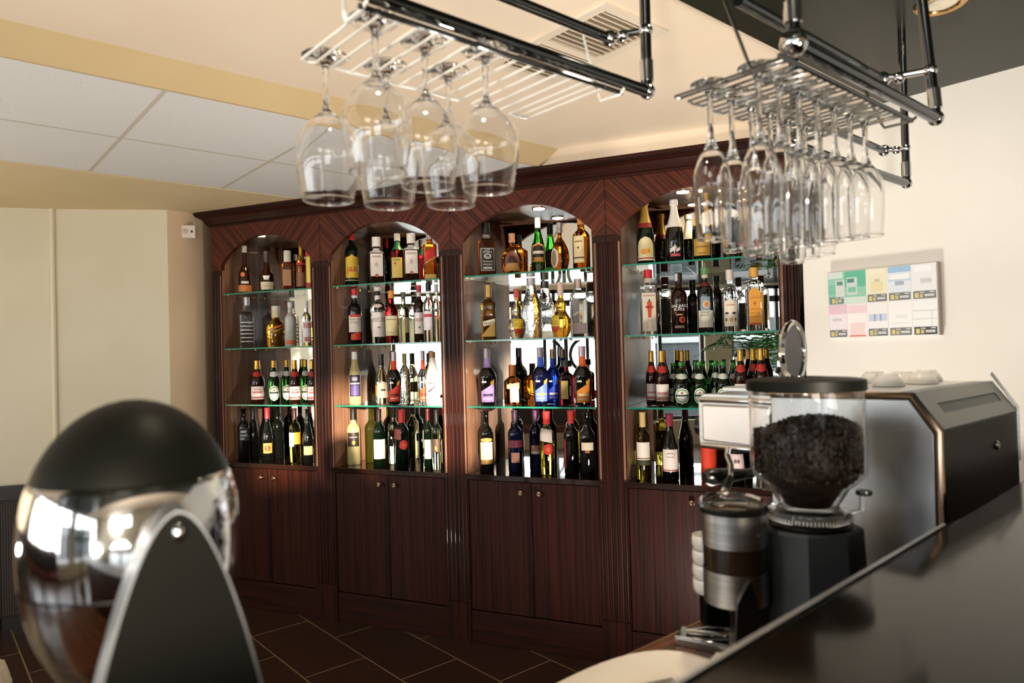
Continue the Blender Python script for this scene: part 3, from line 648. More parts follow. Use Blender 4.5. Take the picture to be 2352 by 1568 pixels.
    def kuy(b, x, top, w, glass, col, dark, label, off, neck=None, cap='#a79aa2'):
        q = B(b, 3, x, top, w, 'kuyper', glass, label, off, 'liqueur_bottle')
        q.foil(.83, 1, cap, 1.1, 'cap', .5).begin().shape('slant', .66, .83, -1.2*.38, 1.2*.38, neck or col, k=.55).ring(.72, .83, neck or col).end('neck_label')
        q.begin().shape('slant', .06, .40, -.72, .78, col, k=.45).shape('rect', .165, .205, -.5, .6, dark, .0012).shape('rect', .11, .125, -.5, .5, '#e8dcd4', .0012).shape('shear', .37, .44, .35, .8, '#d8a040', k=.05).shape('rect', .40, .43, -.6, -.1, '#e8e4e0').end(); return q
    kuy(2, 905, 808, 35, 'dark', '#c8351e', '#5a1612', 'black flared liqueur bottle with red label and red neck', .09)
    t = B(2, 3, 930, 812, 24, 'spirit', 'texture', 'textured clear liqueur bottle with olive cap behind the red-labelled one', .16, 'liqueur_bottle')
    t.foil(.80, 1, '#8a8048', 1.1)
    t = kuy(2, 972, 806, 26, 'clear', '#e8602c', '#7a3a3a', 'clear flared liqueur bottle with orange label, beside the white one', .13)
    t = B(2, 3, 994, 808, 33, 'malibu', 'white', 'opaque white liqueur bottle with brown cork top', .09, 'liqueur_bottle')
    t.foil(.89, 1, '#b98252', 1.06, 'cork').begin().shape('shear', .28, .31, -.7, .3, '#3a2a2a', k=.1).shape('shear', .40, .42, -.6, .3, '#5a4a4a', k=-.03).end()
    # ledge
    t = B(2, 4, 812, 937, 31, 'bord', 'frosty', 'frosted pale amber bottle with black capsule and dark label', .11, 'wine_bottle')
    t.foil(.80, 1, '#181512', 1.1, 'foil').begin().shape('rect', .33, .58, -1., .9, '#2a1a16').shape('ellipse', .36, .44, -.25, .25, '#c9a83a', .0011).shape('rect', .49, .505, -.7, .6, '#b8a48c', .0011).end()
    t = B(2, 4, 853, 931, 30, 'bord', 'olive', 'plain dark olive wine bottle behind the one with blank cream label', .2, 'wine_bottle')
    t = B(2, 4, 871, 937, 30, 'bord', 'dkgreen', 'dark wine bottle with tall blank cream label in the second cabinet', .09, 'wine_bottle')
    t.foil(.80, 1, '#281612', 1.06, 'foil').begin().shape('rect', .14, .48, -1., 1., '#e2d6c8').shape('rect', .24, .243, -.9, .9, '#b9a796', .0011).end()
    t = B(2, 4, 905, 933, 30, 'bord', 'pale', 'pale bottle with black capsule behind the wax-sealed one', .19, 'wine_bottle')
    t.foil(.82, 1, '#15130f', 1.08, 'foil').begin().shape('rect', .32, .46, -.9, -.1, '#1a1411').end()
    t = B(2, 4, 923, 940, 32, 'bord', 'dkgreen', 'dark wine bottle with red wax top, hanging tag and red seal', .08, 'wine_bottle')
    t.foil(.78, 1, '#c9302a', 1.25, 'wax_seal').begin().shape('shear', .50, .68, -1.3, -.1, '#9a5244', .004, k=-.02).end('hanging_tag', 'reddish brown square tag'); t.begin().shape('ellipse', .32, .49, -.35, .8, '#cc2a24', .004).shape('ellipse', .37, .44, .0, .45, '#e0502c', .006).end('round_seal', 'red round seal')
    t = B(2, 4, 983, 937, 20, 'bord', 'dkgreen', 'dark wine bottle with blank cream label next to the pale right-hand bottle', .13, 'wine_bottle')
    t.foil(.80, 1, '#5a1a1c', 1.06, 'foil').begin().shape('rect', .15, .48, -1., 1., '#dcccc4').end()
    t = B(2, 4, 1003, 940, 25, 'bord', 'pale', 'pale green bottle with black capsule and brown label by the second pilaster', .08, 'wine_bottle')
    t.foil(.80, 1, '#1a1512', 1.08, 'foil').begin().shape('rect', .30, .52, -.9, .7, '#4a3626').shape('ellipse', .33, .40, -.4, 0, '#b89a3a', .0011).end()
    # ---- third cabinet, top shelf
    t = B(3, 1, 1117, 513, 42, 'square', 'amber', 'square whiskey bottle with black label full of white lettering', .08, 'whiskey_bottle', turn=.12)
    t.foil(.80, 1, '#161412', 1.25).begin().shape('rect', .08, .52, -.86, .86, '#12100e').shape('rect', .09, .51, -.8, .8, '#cfc9c2', .0010).shape('rect', .10, .50, -.74, .74, '#14120f', .0013).text('JACK', .465, .25, '#d8d2ca', slope=.1).text("DANIEL'S", .425, .26, '#d8d2ca').shape('ellipse', .31, .41, -.4, .4, '#d8d2ca', .0016).shape('ellipse', .325, .395, -.32, .32, '#14120f', .0019).text('No.7', .34, .3, '#d8d2ca', lift=.0026).text('Tennessee', .25, .27, '#d8d2ca').text('WHISKEY', .19, .27, '#d8d2ca').shape('rect', .12, .16, -.5, .5, '#b9b3ab', .0016).end()
    t.begin().shape('rect', .70, .78, -.45, .45, '#8f8a84').end('neck_label')
    t = B(3, 1, 1176, 537, 50, 'flask', 'amber', 'round amber flask with arch-shaped ornament and triangular label', .10, 'cognac_bottle')
    t.foil(.78, 1, '#b9845c', 1.25, 'stopper').begin().shape('arch', .12, .56, -.72, .72, '#7a4a3c', k=.6).shape('arch', .10, .44, -.5, .5, '#3a1a12', .0011, k=.7).shape('trap', .08, .26, -.45, .45, '#c08a4a', .0015, k=-.9).end()
    t = B(3, 1, 1236, 500, 33, 'burg', 'green', 'green whisky bottle with black and gold label and white strip over its cap', .20, 'whisky_bottle')
    t.foil(.80, 1, '#1b2a18', 1.05).begin().shape('rect', .82, .995, -.35, .35, '#e2d6cc', .003).end('tax_strip'); t.begin().shape('arch', .22, .55, -1., 1., '#b07c3a', k=.3).shape('arch', .25, .52, -.85, .85, '#15130e', .0011, k=.3).shape('rect', .36, .41, -.8, .8, '#d8d0c4', .0015).shape('ellipse', .07, .19, -.4, .4, '#3a4a3a', .0011).shape('rect', .24, .30, -.7, .7, '#b8823c', .0014).end()
    t = B(3, 1, 1286, 512, 42, 'flask', 'amber', 'broad round amber brandy bottle with oval label at its left', .12, 'brandy_bottle')
    t.foil(.80, 1, '#a8a29a', 1.3, 'cap', .5).begin().shape('ellipse', .06, .48, -1.25, -.2, '#d8cfc0').shape('ellipse', .1, .44, -1.1, -.4, '#8a7a60', .0011).end()
    t = B(3, 1, 1335, 497, 40, 'spirit', 'amber', 'tall amber whisky bottle with cream label turned left, rightmost on its top shelf', .10, 'whisky_bottle', turn=-.3)
    t.foil(.84, 1, '#d08a3c', 1.1).begin().shape('rect', .12, .62, -.75, .6, '#e2cf9c').shape('rect', .20, .225, -.75, .6, '#3a2a1a', .0011).shape('ellipse', .38, .42, -.2, .05, '#4a3a2a', .0011).shape('rect', .5, .53, -.5, .4, '#9a7a4a', .0011).end()
    # second shelf
    t = B(3, 2, 1122, 655, 36, 'square', 'gold', 'gold tequila bottle with gold cap, leftmost on its shelf', .09, 'tequila_bottle')
    t.foil(.78, 1, '#d2a95c', 1.2).begin().shape('slant', .06, .38, -.9, .9, '#e0b45c', k=.9).shape('shear', .27, .36, -.75, .85, '#e6dcc4', .0011, k=.05).text('Sauza', .285, .6, '#2a1a10', slope=.15).shape('ellipse', .225, .25, -.1, .1, '#2a1a10', .0013).shape('rect', .17, .175, -.6, .6, '#a0703a', .0011).shape('ellipse', .45, .52, -.3, .3, '#8a5a1c').end()
    def bulb(x, top, w, glass, label, off, u0, u1, cap, ln):
        q = B(3, 2, x, top, w, 'bulb', glass, label, off, 'tequila_bottle')
        q.foil(ln, 1, cap, 1.25).begin().shape('rect', .20, .40, u0, u1, '#e3bf3a').shape('trap', .10, .20, u0, u1, '#d2482a', k=.45).shape('rect', .29, .30, u0+.1, u1-.1, '#8a6a20', .0012).shape('rect', .25, .26, u0+.1, u1-.1, '#8a6a20', .0012).end(); return q
    q = bulb(1187, 664, 40, 'clear', 'clear round-bellied bottle with yellow and red label and red cap', .08, -.45, .8, '#cc5a4a', .83)
    q.begin().ring(.78, .84, '#e0a83c').end('neck_label')
    t = B(3, 2, 1221, 634, 48, 'malibu', 'texture', 'tall clear bottle of chunky cut glass with silver-pink cap', .19, 'tequila_bottle')
    t.foil(.88, 1, '#cfc4c4', 1.05, 'cap', .4)
    q = bulb(1288, 648, 46, 'gold', 'gold round-bellied bottle with thin neck and label turned left', .10, -1.15, -.2, '#dcbcae', .76)
    t = B(3, 2, 1328, 641, 39, 'tallsq', 'clear', 'clear square bottle with grey label and pinkish cap, rightmost on its shelf', .18, 'vodka_bottle', turn=.15)
    t.foil(.84, 1, '#d9b9ac', 1.2).begin().shape('rect', .12, .66, -.9, 0, '#a8a4a2').shape('shear', .38, .42, -.85, -.1, '#ece8e6', .0011, k=.06).shape('rect', .06, .24, -.9, .9, '#dccaca', .0012).end()
    # third shelf
    kuy(3, 1119, 800, 43, 'dark', '#a588c2', '#3a2a4a', 'black flared liqueur bottle with lilac label and lilac neck', .08)
    t = B(3, 3, 1177, 838, 42, 'cointreau', 'amber', 'square amber-brown liqueur bottle with orange cap and pink-cream label', .15, 'liqueur_bottle')
    t.foil(.72, 1, '#c8742c', 1.15).begin().shape('slant', .40, .56, -.7, .9, '#c08a60', k=.3).shape('rect', .06, .44, -.25, .75, '#e6cbbb', .0012).shape('rect', .36, .365, -.1, .6, '#8a4a3a', .0016).end()
    kuy(3, 1242, 798, 40, 'dkblue', '#5f78d8', '#e0c860', 'dark blue flared liqueur bottle with blue label', .2-.06, neck='#3a5ad0')
    kuy(3, 1270, 802, 34, 'blue', '#2a4ad8', '#e8e8f0', 'bright blue flared liqueur bottle just behind another blue one', .21, neck='#3a62e8', cap='#b59a86')
    t = B(3, 3, 1302, 828, 36, 'disar', 'red', 'square red liqueur bottle with wide flat black cap and gold label', .13, 'liqueur_bottle')
    t.foil(.86, 1, '#15120f', fat=.75).begin().shape('rect', .14, .55, -.85, .15, '#b39a55').shape('rect', .05, .6, .45, .75, '#141014', .0011).text('AMARETTO', .32, .26, '#e8e4e0', .52, vert=True).end()
    kuy(3, 1338, 795, 44, 'dark', '#e08a2e', '#f0d8b0', 'black flared liqueur bottle with orange label and neck, rightmost of its kind', .09, neck='#d8622a', cap='#c4b0b8')
    # ledge
    t = B(3, 4, 1117, 938, 33, 'bord', 'dark', 'black wine bottle with cream label and gold bands, leftmost on its ledge', .09, 'wine_bottle')
    t.begin().shape('rect', .20, .49, -.95, .95, '#e4d6bc').shape('ellipse', .49, .56, -.9, .9, '#b8a058').shape('rect', .13, .195, -.9, .9, '#b08c48', metal=.4).end()
    t = B(3, 4, 1183, 935, 33, 'bord', 'dkblue', 'dark blue wine bottle with maroon band and copper label', .10, 'wine_bottle')
    t.foil(.80, 1, '#2a1c2c', 1.05, 'foil').begin().ring(.41, .53, '#6e2a40').shape('rect', .17, .33, -.6, .6, '#b8826a').end()
    t = B(3, 4, 1230, 932, 29, 'bord', 'dkblue', 'dark blue wine bottle with copper band standing further back', .18, 'wine_bottle')
    t.foil(.80, 1, '#4a2448', 1.05, 'foil').begin().shape('rect', .28, .42, -.8, 1., '#a8785c').shape('rect', .28, .33, -.8, 1., '#d8c0b0', .0011).end()
    t = B(3, 4, 1256, 945, 34, 'bord', 'yellow', 'yellow wine bottle with red capsule, white tag and red seal', .09, 'wine_bottle')
    t.foil(.80, 1, '#d8342c', 1.2, 'wax_seal').begin().shape('shear', .53, .73, -.9, .7, '#ecdcd2', .004, k=-.04).end('hanging_tag', 'white square tag'); t.begin().shape('ellipse', .32, .50, -.45, .75, '#d8342a', .004).shape('ellipse', .37, .45, -.1, .4, '#e86a4a', .006).end('round_seal', 'red round seal')
    t = B(3, 4, 1312, 940, 34, 'bord', 'dark', 'black wine bottle with red capsule and red-edged label turned left', .12, 'wine_bottle')
    t.foil(.80, 1, '#cc3a3a', 1.08, 'foil').begin().shape('rect', .10, .56, -1.35, -.8, '#a8393c').end()
    t = B(3, 4, 1349, 938, 37, 'bord', 'dark', 'black wine bottle with small square cream label by the third pilaster', .07, 'wine_bottle')
    t.begin().shape('rect', .42, .54, -.8, .8, '#e4d4b8').shape('ellipse', .38, .42, -.3, .3, '#a86a3a').end()
    # ---- rightmost cabinet, top shelf
    def champ(x, top, w, glass, foilc, label, off, h=.56):
        q = B(4, 1, x, top, w, 'champ', glass, label, off, 'champagne_bottle')
        q.foil(h, .93, foilc, 1.05, 'foil', .5 if foilc == GLD else 0, .4); q.foil(.92, 1, foilc, 1.35, 'cork_cap', .5 if foilc == GLD else 0, .4); return q
    t = champ(1482, 460, 41, 'dkgreen', GLD, 'sparkling wine bottle with egg-shaped fruit label, leftmost on its top shelf', .10, .64)
    t.begin().ring(.565, .64, '#8a2a26').end('neck_label'); t.begin().shape('arch', .13, .42, -.98, .98, '#e2d4a4', k=.55).shape('ellipse', .15, .24, -.55, .15, '#e8963c', .0011).shape('ellipse', .16, .25, .0, .6, '#f0b448', .0013).shape('ellipse', .185, .22, .25, .4, '#c8602c', .0016).shape('rect', .06, .13, -1.05, 1.05, '#e8dcb8').shape('rect', .085, .105, -1.05, 1.05, '#a8402c', .0011).end()
    t = champ(1549, 460, 42, 'dark', '#e9e4dc', 'black sparkling wine bottle with white foil and white script', .09)
    t.begin().shape('shear', .17, .24, -.55, .1, '#e9e4e0', k=.05).shape('shear', .15, .27, -.1, .05, '#e9e4e0', k=.04).shape('shear', .17, .22, .15, .6, '#e9e4e0', k=.04).shape('rect', .09, .135, -.5, .6, '#c8525c').end()
    t = champ(1611, 445, 44, 'dkgreen', GLD, 'champagne bottle with pointed gold foil and square gold label', .10, .62)
    t.begin().shape('vee', .56, .64, -1.6, 1.6, '#d8b45c', k=.08, metal=.4).end('collar_label'); t.begin().ring(.76, .79, '#a84a2c').end('neck_band'); t.begin().shape('rect', .07, .32, -1.0, 1.0, '#c9a048', metal=.3).shape('rect', .19, .21, -.7, .7, '#8a6a2c', .0011).shape('ellipse', .26, .30, -.12, .12, '#5a431c', .0011).shape('rect', .10, .112, -.4, .4, '#5a431c', .0011).end()
    t = B(4, 1, 1678, 500, 34, 'bord', 'dark', 'dark bottle with striped label seen through the flutes', .12)
    t.begin().shape('rect', .3, .34, -.8, .8, '#d8d4ce').shape('rect', .22, .25, -.8, .8, '#d8d4ce').shape('rect', .12, .15, -.8, .8, '#d8d4ce').end()
    t = B(4, 1, 1722, 515, 30, 'cognac', 'amber', 'amber bottle with red label seen through the flutes', .12, 'cognac_bottle')
    t.foil(.74, 1, GLD, 1.2).begin().shape('rect', .14, .36, -.9, .5, '#c8402c').end()
    t = B(4, 1, 1760, 512, 26, 'spirit', 'olive', 'olive bottle with gold cap at the right end of the top shelf', .08)
    t.foil(.84, 1, GLD, 1.2)
    # second shelf
    t = B(4, 2, 1490, 620, 41, 'tallsq', 'clear', 'clear square gin bottle with red cap and small red figure', .09, 'gin_bottle', turn=.08)
    t.foil(.88, 1, '#cc2a2c', 1.25).begin().ring(.80, .87, '#e4d2bc').end('neck_label'); t.begin().shape('rect', .05, .64, -.9, .8, '#d2c8b4').text('BEEFEATER', .585, .27, '#b82a2c').shape('trap', .26, .50, -.3, .3, '#c8482c', .0013, k=.4).shape('ellipse', .49, .54, -.1, .1, '#2a2018', .0013).shape('rect', .40, .44, -.45, .45, '#c8482c', .0013).shape('rect', .05, .2, -.2, .2, '#e4dccb', .0012).end()
    t = B(4, 2, 1560, 627, 38, 'spirit', 'brown', 'dark rum bottle with white lettering and orange disc', .09, 'rum_bottle')
    t.foil(.83, 1, '#1e1a19', 1.2).begin().shape('rect', .87, .99, -.9, -.1, '#d8ccc6', .004).end('tax_strip'); t.begin().text('BACARDI', .43, .50, '#ece4e0').text('BLACK', .375, .46, '#ece4e0').shape('ellipse', .17, .28, -.05, .75, '#d8562c').shape('ellipse', .195, .255, .15, .55, '#5a2a1c', .0011).shape('rect', .30, .32, -.4, .4, '#c89a5a').shape('rect', .09, .13, -.6, .6, '#8a7a70').end()
    t = B(4, 2, 1620, 615, 38, 'bord', 'dark', 'dark bitters bottle with round picture and cream lower label', .08, 'liqueur_bottle')
    t.foil(.90, 1, '#5a8a54', 1.15).begin().ring(.84, .895, '#c8bfa4').ring(.71, .77, '#7c2a2c').end('neck_label'); t.begin().shape('rect', .08, .34, -1., 1., '#d2cfbf').text('FERNET', .295, .36, '#5a6a58').text('BRANCA', .25, .36, '#5a6a58').shape('rect', .34, .55, -.6, .6, '#7f95a4', .0006).shape('ellipse', .37, .50, -.35, .6, '#c8b498', .0012).shape('ellipse', .39, .47, -.1, .4, '#c87a4a', .0016).end()
    t = B(4, 2, 1677, 620, 37, 'spirit', 'clear', 'clear rum bottle with white label and cream cap', .09, 'rum_bottle')
    t.foil(.84, 1, '#dccfc4', 1.2).begin().shape('arch', .09, .54, -.9, .9, '#e8dcca', k=.12).shape('ellipse', .28, .32, -.7, -.2, '#3a3430', .0011).shape('ellipse', .28, .32, .2, .7, '#3a3430', .0011).shape('ellipse', .16, .23, -.12, .3, '#d8983c', .0011).shape('ellipse', .17, .22, -.7, -.4, '#4a4440', .0011).shape('ellipse', .17, .22, .5, .75, '#4a4440', .0011).shape('rect', .42, .44, -.5, .6, '#c89a7a', .0011).end()
    t = B(4, 2, 1733, 615, 42, 'tallsq', 'clear', 'clear square gin bottle with yellow label and yellow cap', .09, 'gin_bottle', turn=.18)
    t.foil(.85, 1, '#e0a544', 1.3).begin().shape('arch', .10, .68, -.88, .55, '#e6a13c', k=.14).text("GORDON'S", .51, .27, '#b85a1c', -.16).shape('ellipse', .41, .46, -.28, -.04, '#b8501c', .0012).text('LONDON', .33, .29, '#b85a1c', -.16).text('DRY GIN', .27, .29, '#b85a1c', -.16).shape('rect', .22, .225, -.8, .45, '#b85a1c', .0012).shape('rect', .10, .13, -.85, .5, '#c8501c', .0012).end(); t.begin().shape('rect', .12, .62, .62, .88, '#d8963a', .0007).end('side_label')
    # third shelf
    def rb(x, top, w, label, off):
        q = B(4, 3, x, top, w, 'beer', 'brown', label, off, 'beer_bottle')
        q.foil(.80, 1, GLD, 1.08, 'foil', .8, .3).begin().shape('ellipse', .60, .74, -.9, .9, '#c23a30').end('neck_label')
        q.begin().shape('rect', .10, .40, -1.05, 1.05, '#ece2d8').shape('rect', .11, .17, -1.05, 1.05, '#c83238').shape('rect', .22, .26, -.7, .7, '#c86878').end(); return q
    rb(1497, 806, 27, 'brown gold-capped beer half behind its twin, left end of the rightmost cabinet', .14)
    rb(1521, 806, 33, 'brown gold-capped beer in front at the left end of the rightmost cabinet', .09)
    rb(1567, 805, 26, 'brown gold-capped beer rising behind two green beers', .21)
    greenbeer(4, 3, 1548, 833, 32, 'green beer partly behind another, beside the two brown beers', .15)
    greenbeer(4, 3, 1566, 832, 40, 'green beer with oval label turned right, front one beside the brown beers', .08)
    greenbeer(4, 3, 1598, 832, 30, 'green beer at the back of the middle pair', .17)
    greenbeer(4, 3, 1607, 832, 34, 'green beer with arched white label in front of the middle pair', .09)
    greenbeer(4, 3, 1645, 829, 28, 'green beer with label turned away, left of the right pair', .14)
    greenbeer(4, 3, 1661, 831, 36, 'green beer with oval label, front one of the right pair', .08)
    greenbeer(4, 3, 1686, 833, 28, 'green beer half hidden behind the right-hand brown beer', .16)
    rb(1702, 802, 32, 'brown gold-capped beer directly left of the grinder lid', .08)
    rb(1731, 801, 28, 'brown gold-capped beer at the back, above the grinder lid', .17)
    rb(1749, 800, 32, 'brown gold-capped beer at the front, above the grinder lid', .09)
    # ledge
    t = B(4, 4, 1477, 943, 34, 'bord', 'yellow', 'golden white-wine bottle with cream capsule, leftmost on the right-hand ledge', .08, 'wine_bottle')
    t.foil(.78, 1, '#dcb878', 1.06, 'foil').begin().shape('rect', .30, .56, -1.02, 1.02, '#e8dcce').shape('rect', .315, .33, -1.02, 1.02, '#6a4a30', .0011).shape('rect', .22, .30, -1.02, 1.02, '#3a3a20').end()
    t = B(4, 4, 1539, 951, 38, 'burg', 'dark', 'black wine bottle with maroon capsule and cream label bearing linked rings', .08, 'wine_bottle')
    t.foil(.82, 1, '#8a2c3c', 1.1, 'foil').begin().shape('rect', .15, .48, -1.05, 1.05, '#e6d6cc').shape('rect', .16, .18, -1.05, 1.05, '#a85a5a', .0011)
    for u in (-.32, -.1, .12, .34): t.shape('ellipse', .36, .43, u-.16, u+.16, '#6a5a58', .0012).shape('ellipse', .368, .422, u-.12, u+.12, '#e6d6cc', .0015)
    t.end()
    t = B(4, 4, 1628, 1000, 36, 'can', 'dark', 'red canister with black and gold top on the ledge under the coffee machine', .10, 'red_canister', 'canister')
    t.foil(.78, .97, '#1a1512', 1.02).foil(.97, 1.0, GLD, fat=.3, name='lid_knob', metal=.6).begin().ring(.01, .78, '#cc3a24').end()
    t = B(4, 4, 1692, 985, 36, 'burg', 'dark', 'black wine bottle with pink-white label behind the portafilter handles', .09, 'wine_bottle')
    t.begin().shape('rect', .15, .55, -1.05, 1.05, '#e6cfca').shape('ellipse', .38, .46, -.4, .0, '#7a6a68', .0012).shape('ellipse', .38, .46, 0, .4, '#7a6a68', .0012).end()
bottle_rows()
# ------------------------------------------------------------------ hanging rails and glass racks over the bar
def rail_frame(name, label, x, y0, y1, z, xu, zu, ztop, tilt=(0, 0), left_post=False, endball=True):
    """lower tube, upper tube, posts to the ceiling, links between post and upper tube"""
    t = thing(name, label, 'rail', (x, y1, z), 0, 'hanging bar rails')
    def L(p): return (p[0]-x, p[1]-y1, p[2]-z)
    MB().tube([L((x, y0, z)), L((x, y1, z))], .0115, DCHROME, 14).build('lower_tube', t)
    MB().tube([L((xu, y0, zu)), L((xu, y1-.03, zu))], .010, DCHROME, 14).build('upper_tube', t)
    m = MB(); m.tube([L((x, y1, z)), L((x+tilt[0], y1+tilt[1], ztop))], .0105, DCHROME, 14); m.tube([(0, 0, .02), (tilt[0]*.1, tilt[1]*.1, .06)], .013, CHROME, 14); m.build('post', t)
    if left_post:
        m = MB(); m.tube([L((x, y0, z)), L((x, y0, ztop))], .0105, DCHROME, 14); m.tube([L((x, y0, z+.03)), L((x, y0, z+.06))], .014, CHROME, 14); m.build('post', t)
        MB().ball(L((x, y0, z)), .021, CHROME).build('ball_joint', t)
    MB().ball((0, 0, 0), .0155, CHROME).build('ball_joint', t)
    fz = (zu-z)/(ztop-z); pp = Vector((x+tilt[0]*fz, y1+tilt[1]*fz, zu))
    m = MB(); m.tube([L(pp), L((xu+.012, y1-.03, zu))], .007, CHROME, 12); m.ball(L(pp), .014, CHROME, 12, 8); m.ball(L((xu, y1-.03, zu)), .0165, CHROME, 14, 9); m.ball(L((xu+.03, y1-.024, zu-.004)), .012, CHROME, 12, 8)
    m.build('link_arm', t)
    return t
Z1 = CZ+.45; Z2 = CZ+.40
rail_frame('hanging_rail', 'chrome double rail hanging from the pale ceiling above the wine glasses', -.860, .40, 1.104, CZ+.5, -.928, CZ+.62, ZM)
rail_frame('hanging_rail', 'chrome double rail under the dark soffit above the flutes', -.514, 1.013, 1.594, CZ+.45, -.603, CZ+.55, ZS, (-.03, -.012), True)
rail_frame('hanging_rail', 'farthest chrome double rail, in front of the pale wall behind the flutes', -.784, 1.54, 2.18, CZ+.45, -.83, CZ+.55, ZS, (0, 0), True)
def rack(name, label, xf, xb, groups, z, xr, zr, xu, zu, WIRE=WIRE):
    """wires in looped groups with a slot between the groups for the stems"""
    ys = [y for g in groups for y in g]
    t = thing(name, label, 'glass rack', (xb, ys[0], z), 0, 'wire glass racks')
    def L(p): return (p[0]-xb, p[1]-ys[0], p[2]-z)
    m = MB()
    for y in ys: m.tube([L((xf, y, z)), L((xb, y, z))], .0023, WIRE, 8)
    for g in groups: m.tube([L((xf, g[0], z)), L((xf-.004, (g[0]+g[-1])/2, z)), L((xf, g[-1], z))], .0022, WIRE, 8)
    m.build('wire_grid', t)
    MB().tube([L((xb, ys[0]-.01, z+.002)), L((xb, ys[-1]+.05, z+.002))], .0042, DCHROME, 8).build('rear_bar', t)
    for ye in (ys[0]-.004, ys[-1]+.045):
        MB().tube([L((xu+.002, ye+.035, zu-.015)), L((xb-.052, ye, z+.012)), L((xb-.046, ye, z)), L((xb, ye, z)), L((xb+.01, ye, z+.006))], .0026, WIRE, 8).build('hook', t)
    return t
g1 = [(.459, .481), (.509, .541, .572), (.602, .632, .663), (.692, .722, .753), (.782, .812, .843), (.872, .895, .917)]
rack('hanging_glass_rack', 'white wire rack holding the large wine glasses', -1.005, -.810, g1, Z1, -.860, CZ+.5, -.928, CZ+.62)
g2 = [(.938, .951)]+[(.973+.061*k, .9925+.061*k, 1.012+.061*k) for k in range(6)]+[(1.339, 1.352)]
rack('hanging_glass_rack', 'wire rack crowded with flutes, near the dark soffit', -.675, -.492, g2, Z2, -.514, CZ+.45, -.603, CZ+.55, pbr('rack_steel_wire', '#b9b8b3', .2, 1.))
def wine_profile(h, R, rim, stem_h, foot=.036, bowl_at=.42):
    """upside-down glass: z = 0 at the underside of the foot, going down"""
    bh = h-stem_h-.006; o = []; inn = []
    o += [(.0005, 0), (foot*.9, 0), (foot, -.0012), (foot*.97, -.0028), (foot*.45, -.0055), (.009, -.010), (.0048, -.02), (.0042, -stem_h*.6), (.0046, -stem_h+.01), (.0075, -stem_h)]
    z0 = -stem_h
    N = 16
    for k in range(1, N+1):
        t = k/N
        if t < bowl_at: r = R*math.sin(PI/2*(t/bowl_at))**.72
        else:
            s = (t-bowl_at)/(1-bowl_at); r = R-(R-rim)*s*s*(1.6-.6*s)
        r = max(r, .0075); o.append((r, z0-bh*t)); inn.append((max(r-.0014, .0008), z0-bh*t if k == N else z0-bh*t-.0002))
    inn = [p for p in inn if p[1] < z0-.006]
    zr_ = z0-bh; rr_ = o[-1][0]
    o[-1:] = [(rr_, zr_+.0012), (rr_+.0006, zr_+.0004), (rr_+.0003, zr_-.0006), (rr_-.0007, zr_-.0009)]
    return o+list(reversed(inn))+[(.0005, z0-.0065)]
def hang_glass(name, label, x, y, zr, h, R, rim, stem, group, at=.42, foot=.036):
    m = MB(); m.lathe(wine_profile(h, R, rim, stem, foot, at), GLASS, 40, close=False)
    o = m.build(name, None, ang=80, loc=(x, y, zr+.0125)); tag(o, label, 'glass', group); return o
gl = [((760, 150), 470, 'large wine glass hanging at the far left, nearest the front of its rack'), ((845, 60), 408, 'large wine glass hanging highest at the left, back row of its rack'),
      ((965, 110), 440, 'large wine glass in the middle of the back row, white wire rack'), ((895, 170), 481, 'large wine glass low in the front row, second from left'),
      ((1105, 130), 447, 'large wine glass hanging rightmost on the white wire rack'), ((1035, 180), 481, 'large wine glass low in the front row, third from left')]
for (px, py), rimy, lab in gl:
    p = at_z(px, py, Z1); p.y = min((.495, .587, .6775), key=lambda q: abs(q-p.y)); d = (p-CAM).dot(fw)
    zr = at_depth(px, rimy, d).z; h = Z1-zr+.0125-.012*0
    hang_glass('hanging_wine_glass', lab, p.x, p.y, Z1, h, .0485, .039, h*.37, 'wine glasses on the left rack', .45)
slots = [.962+.061*k for k in range(7)]
fl = [(0, 'b', 560, 'leftmost glass of the front row on the crowded rack, tall rounded bowl'), (1, 's', 585, 'flute second from left in the front row of the crowded rack'), (2, 's', 596, 'third flute of the front row, crowded rack'),
      (3, 's', 590, 'fourth flute, in the middle of the front row, crowded rack'), (4, 's', 612, 'lowest flute, hanging in front of the cabinet right edge'), (5, 's', 600, 'second flute from the right in the front row, before pale wall'), (6, 's', 592, 'rightmost flute of the front row, before the pale wall')]
rr = [(0, 'b', 578, 'leftmost glass of the rear row on the crowded rack, close to the rail'), (1, 'b', 560, 'second glass of the rear row on the crowded rack'), (2, 'b', 575, 'third glass of the rear row on the crowded rack'),
      (3, 'b', 570, 'fourth glass, in the middle of the rear row on the crowded rack'), (4, 'b', 560, 'fifth glass of the rear row on the crowded rack'), (5, 'b', 556, 'second glass from the right, rear row, before the pale wall'), (6, 'b', 550, 'rightmost glass of the crowded rack, before the pale wall')]
for x, row in ((-.628, fl), (-.545, rr)):
    for k, kd, rimy, lab in row:
        v = Vector((x, slots[k], Z2))-CAM; d = v.dot(fw); px = W/2+F*v.dot(rt)/d
        h = Z2-at_depth(px, rimy, d).z+.0125
        hang_glass('hanging_flute_glass' if kd == 's' else 'hanging_wine_glass', lab, x, slots[k], Z2, h, .0265 if kd == 's' else .0295, .0205 if kd == 's' else .0255, h*.37, 'flutes and tall glasses on the right rack', .38 if kd == 's' else .42, .029)

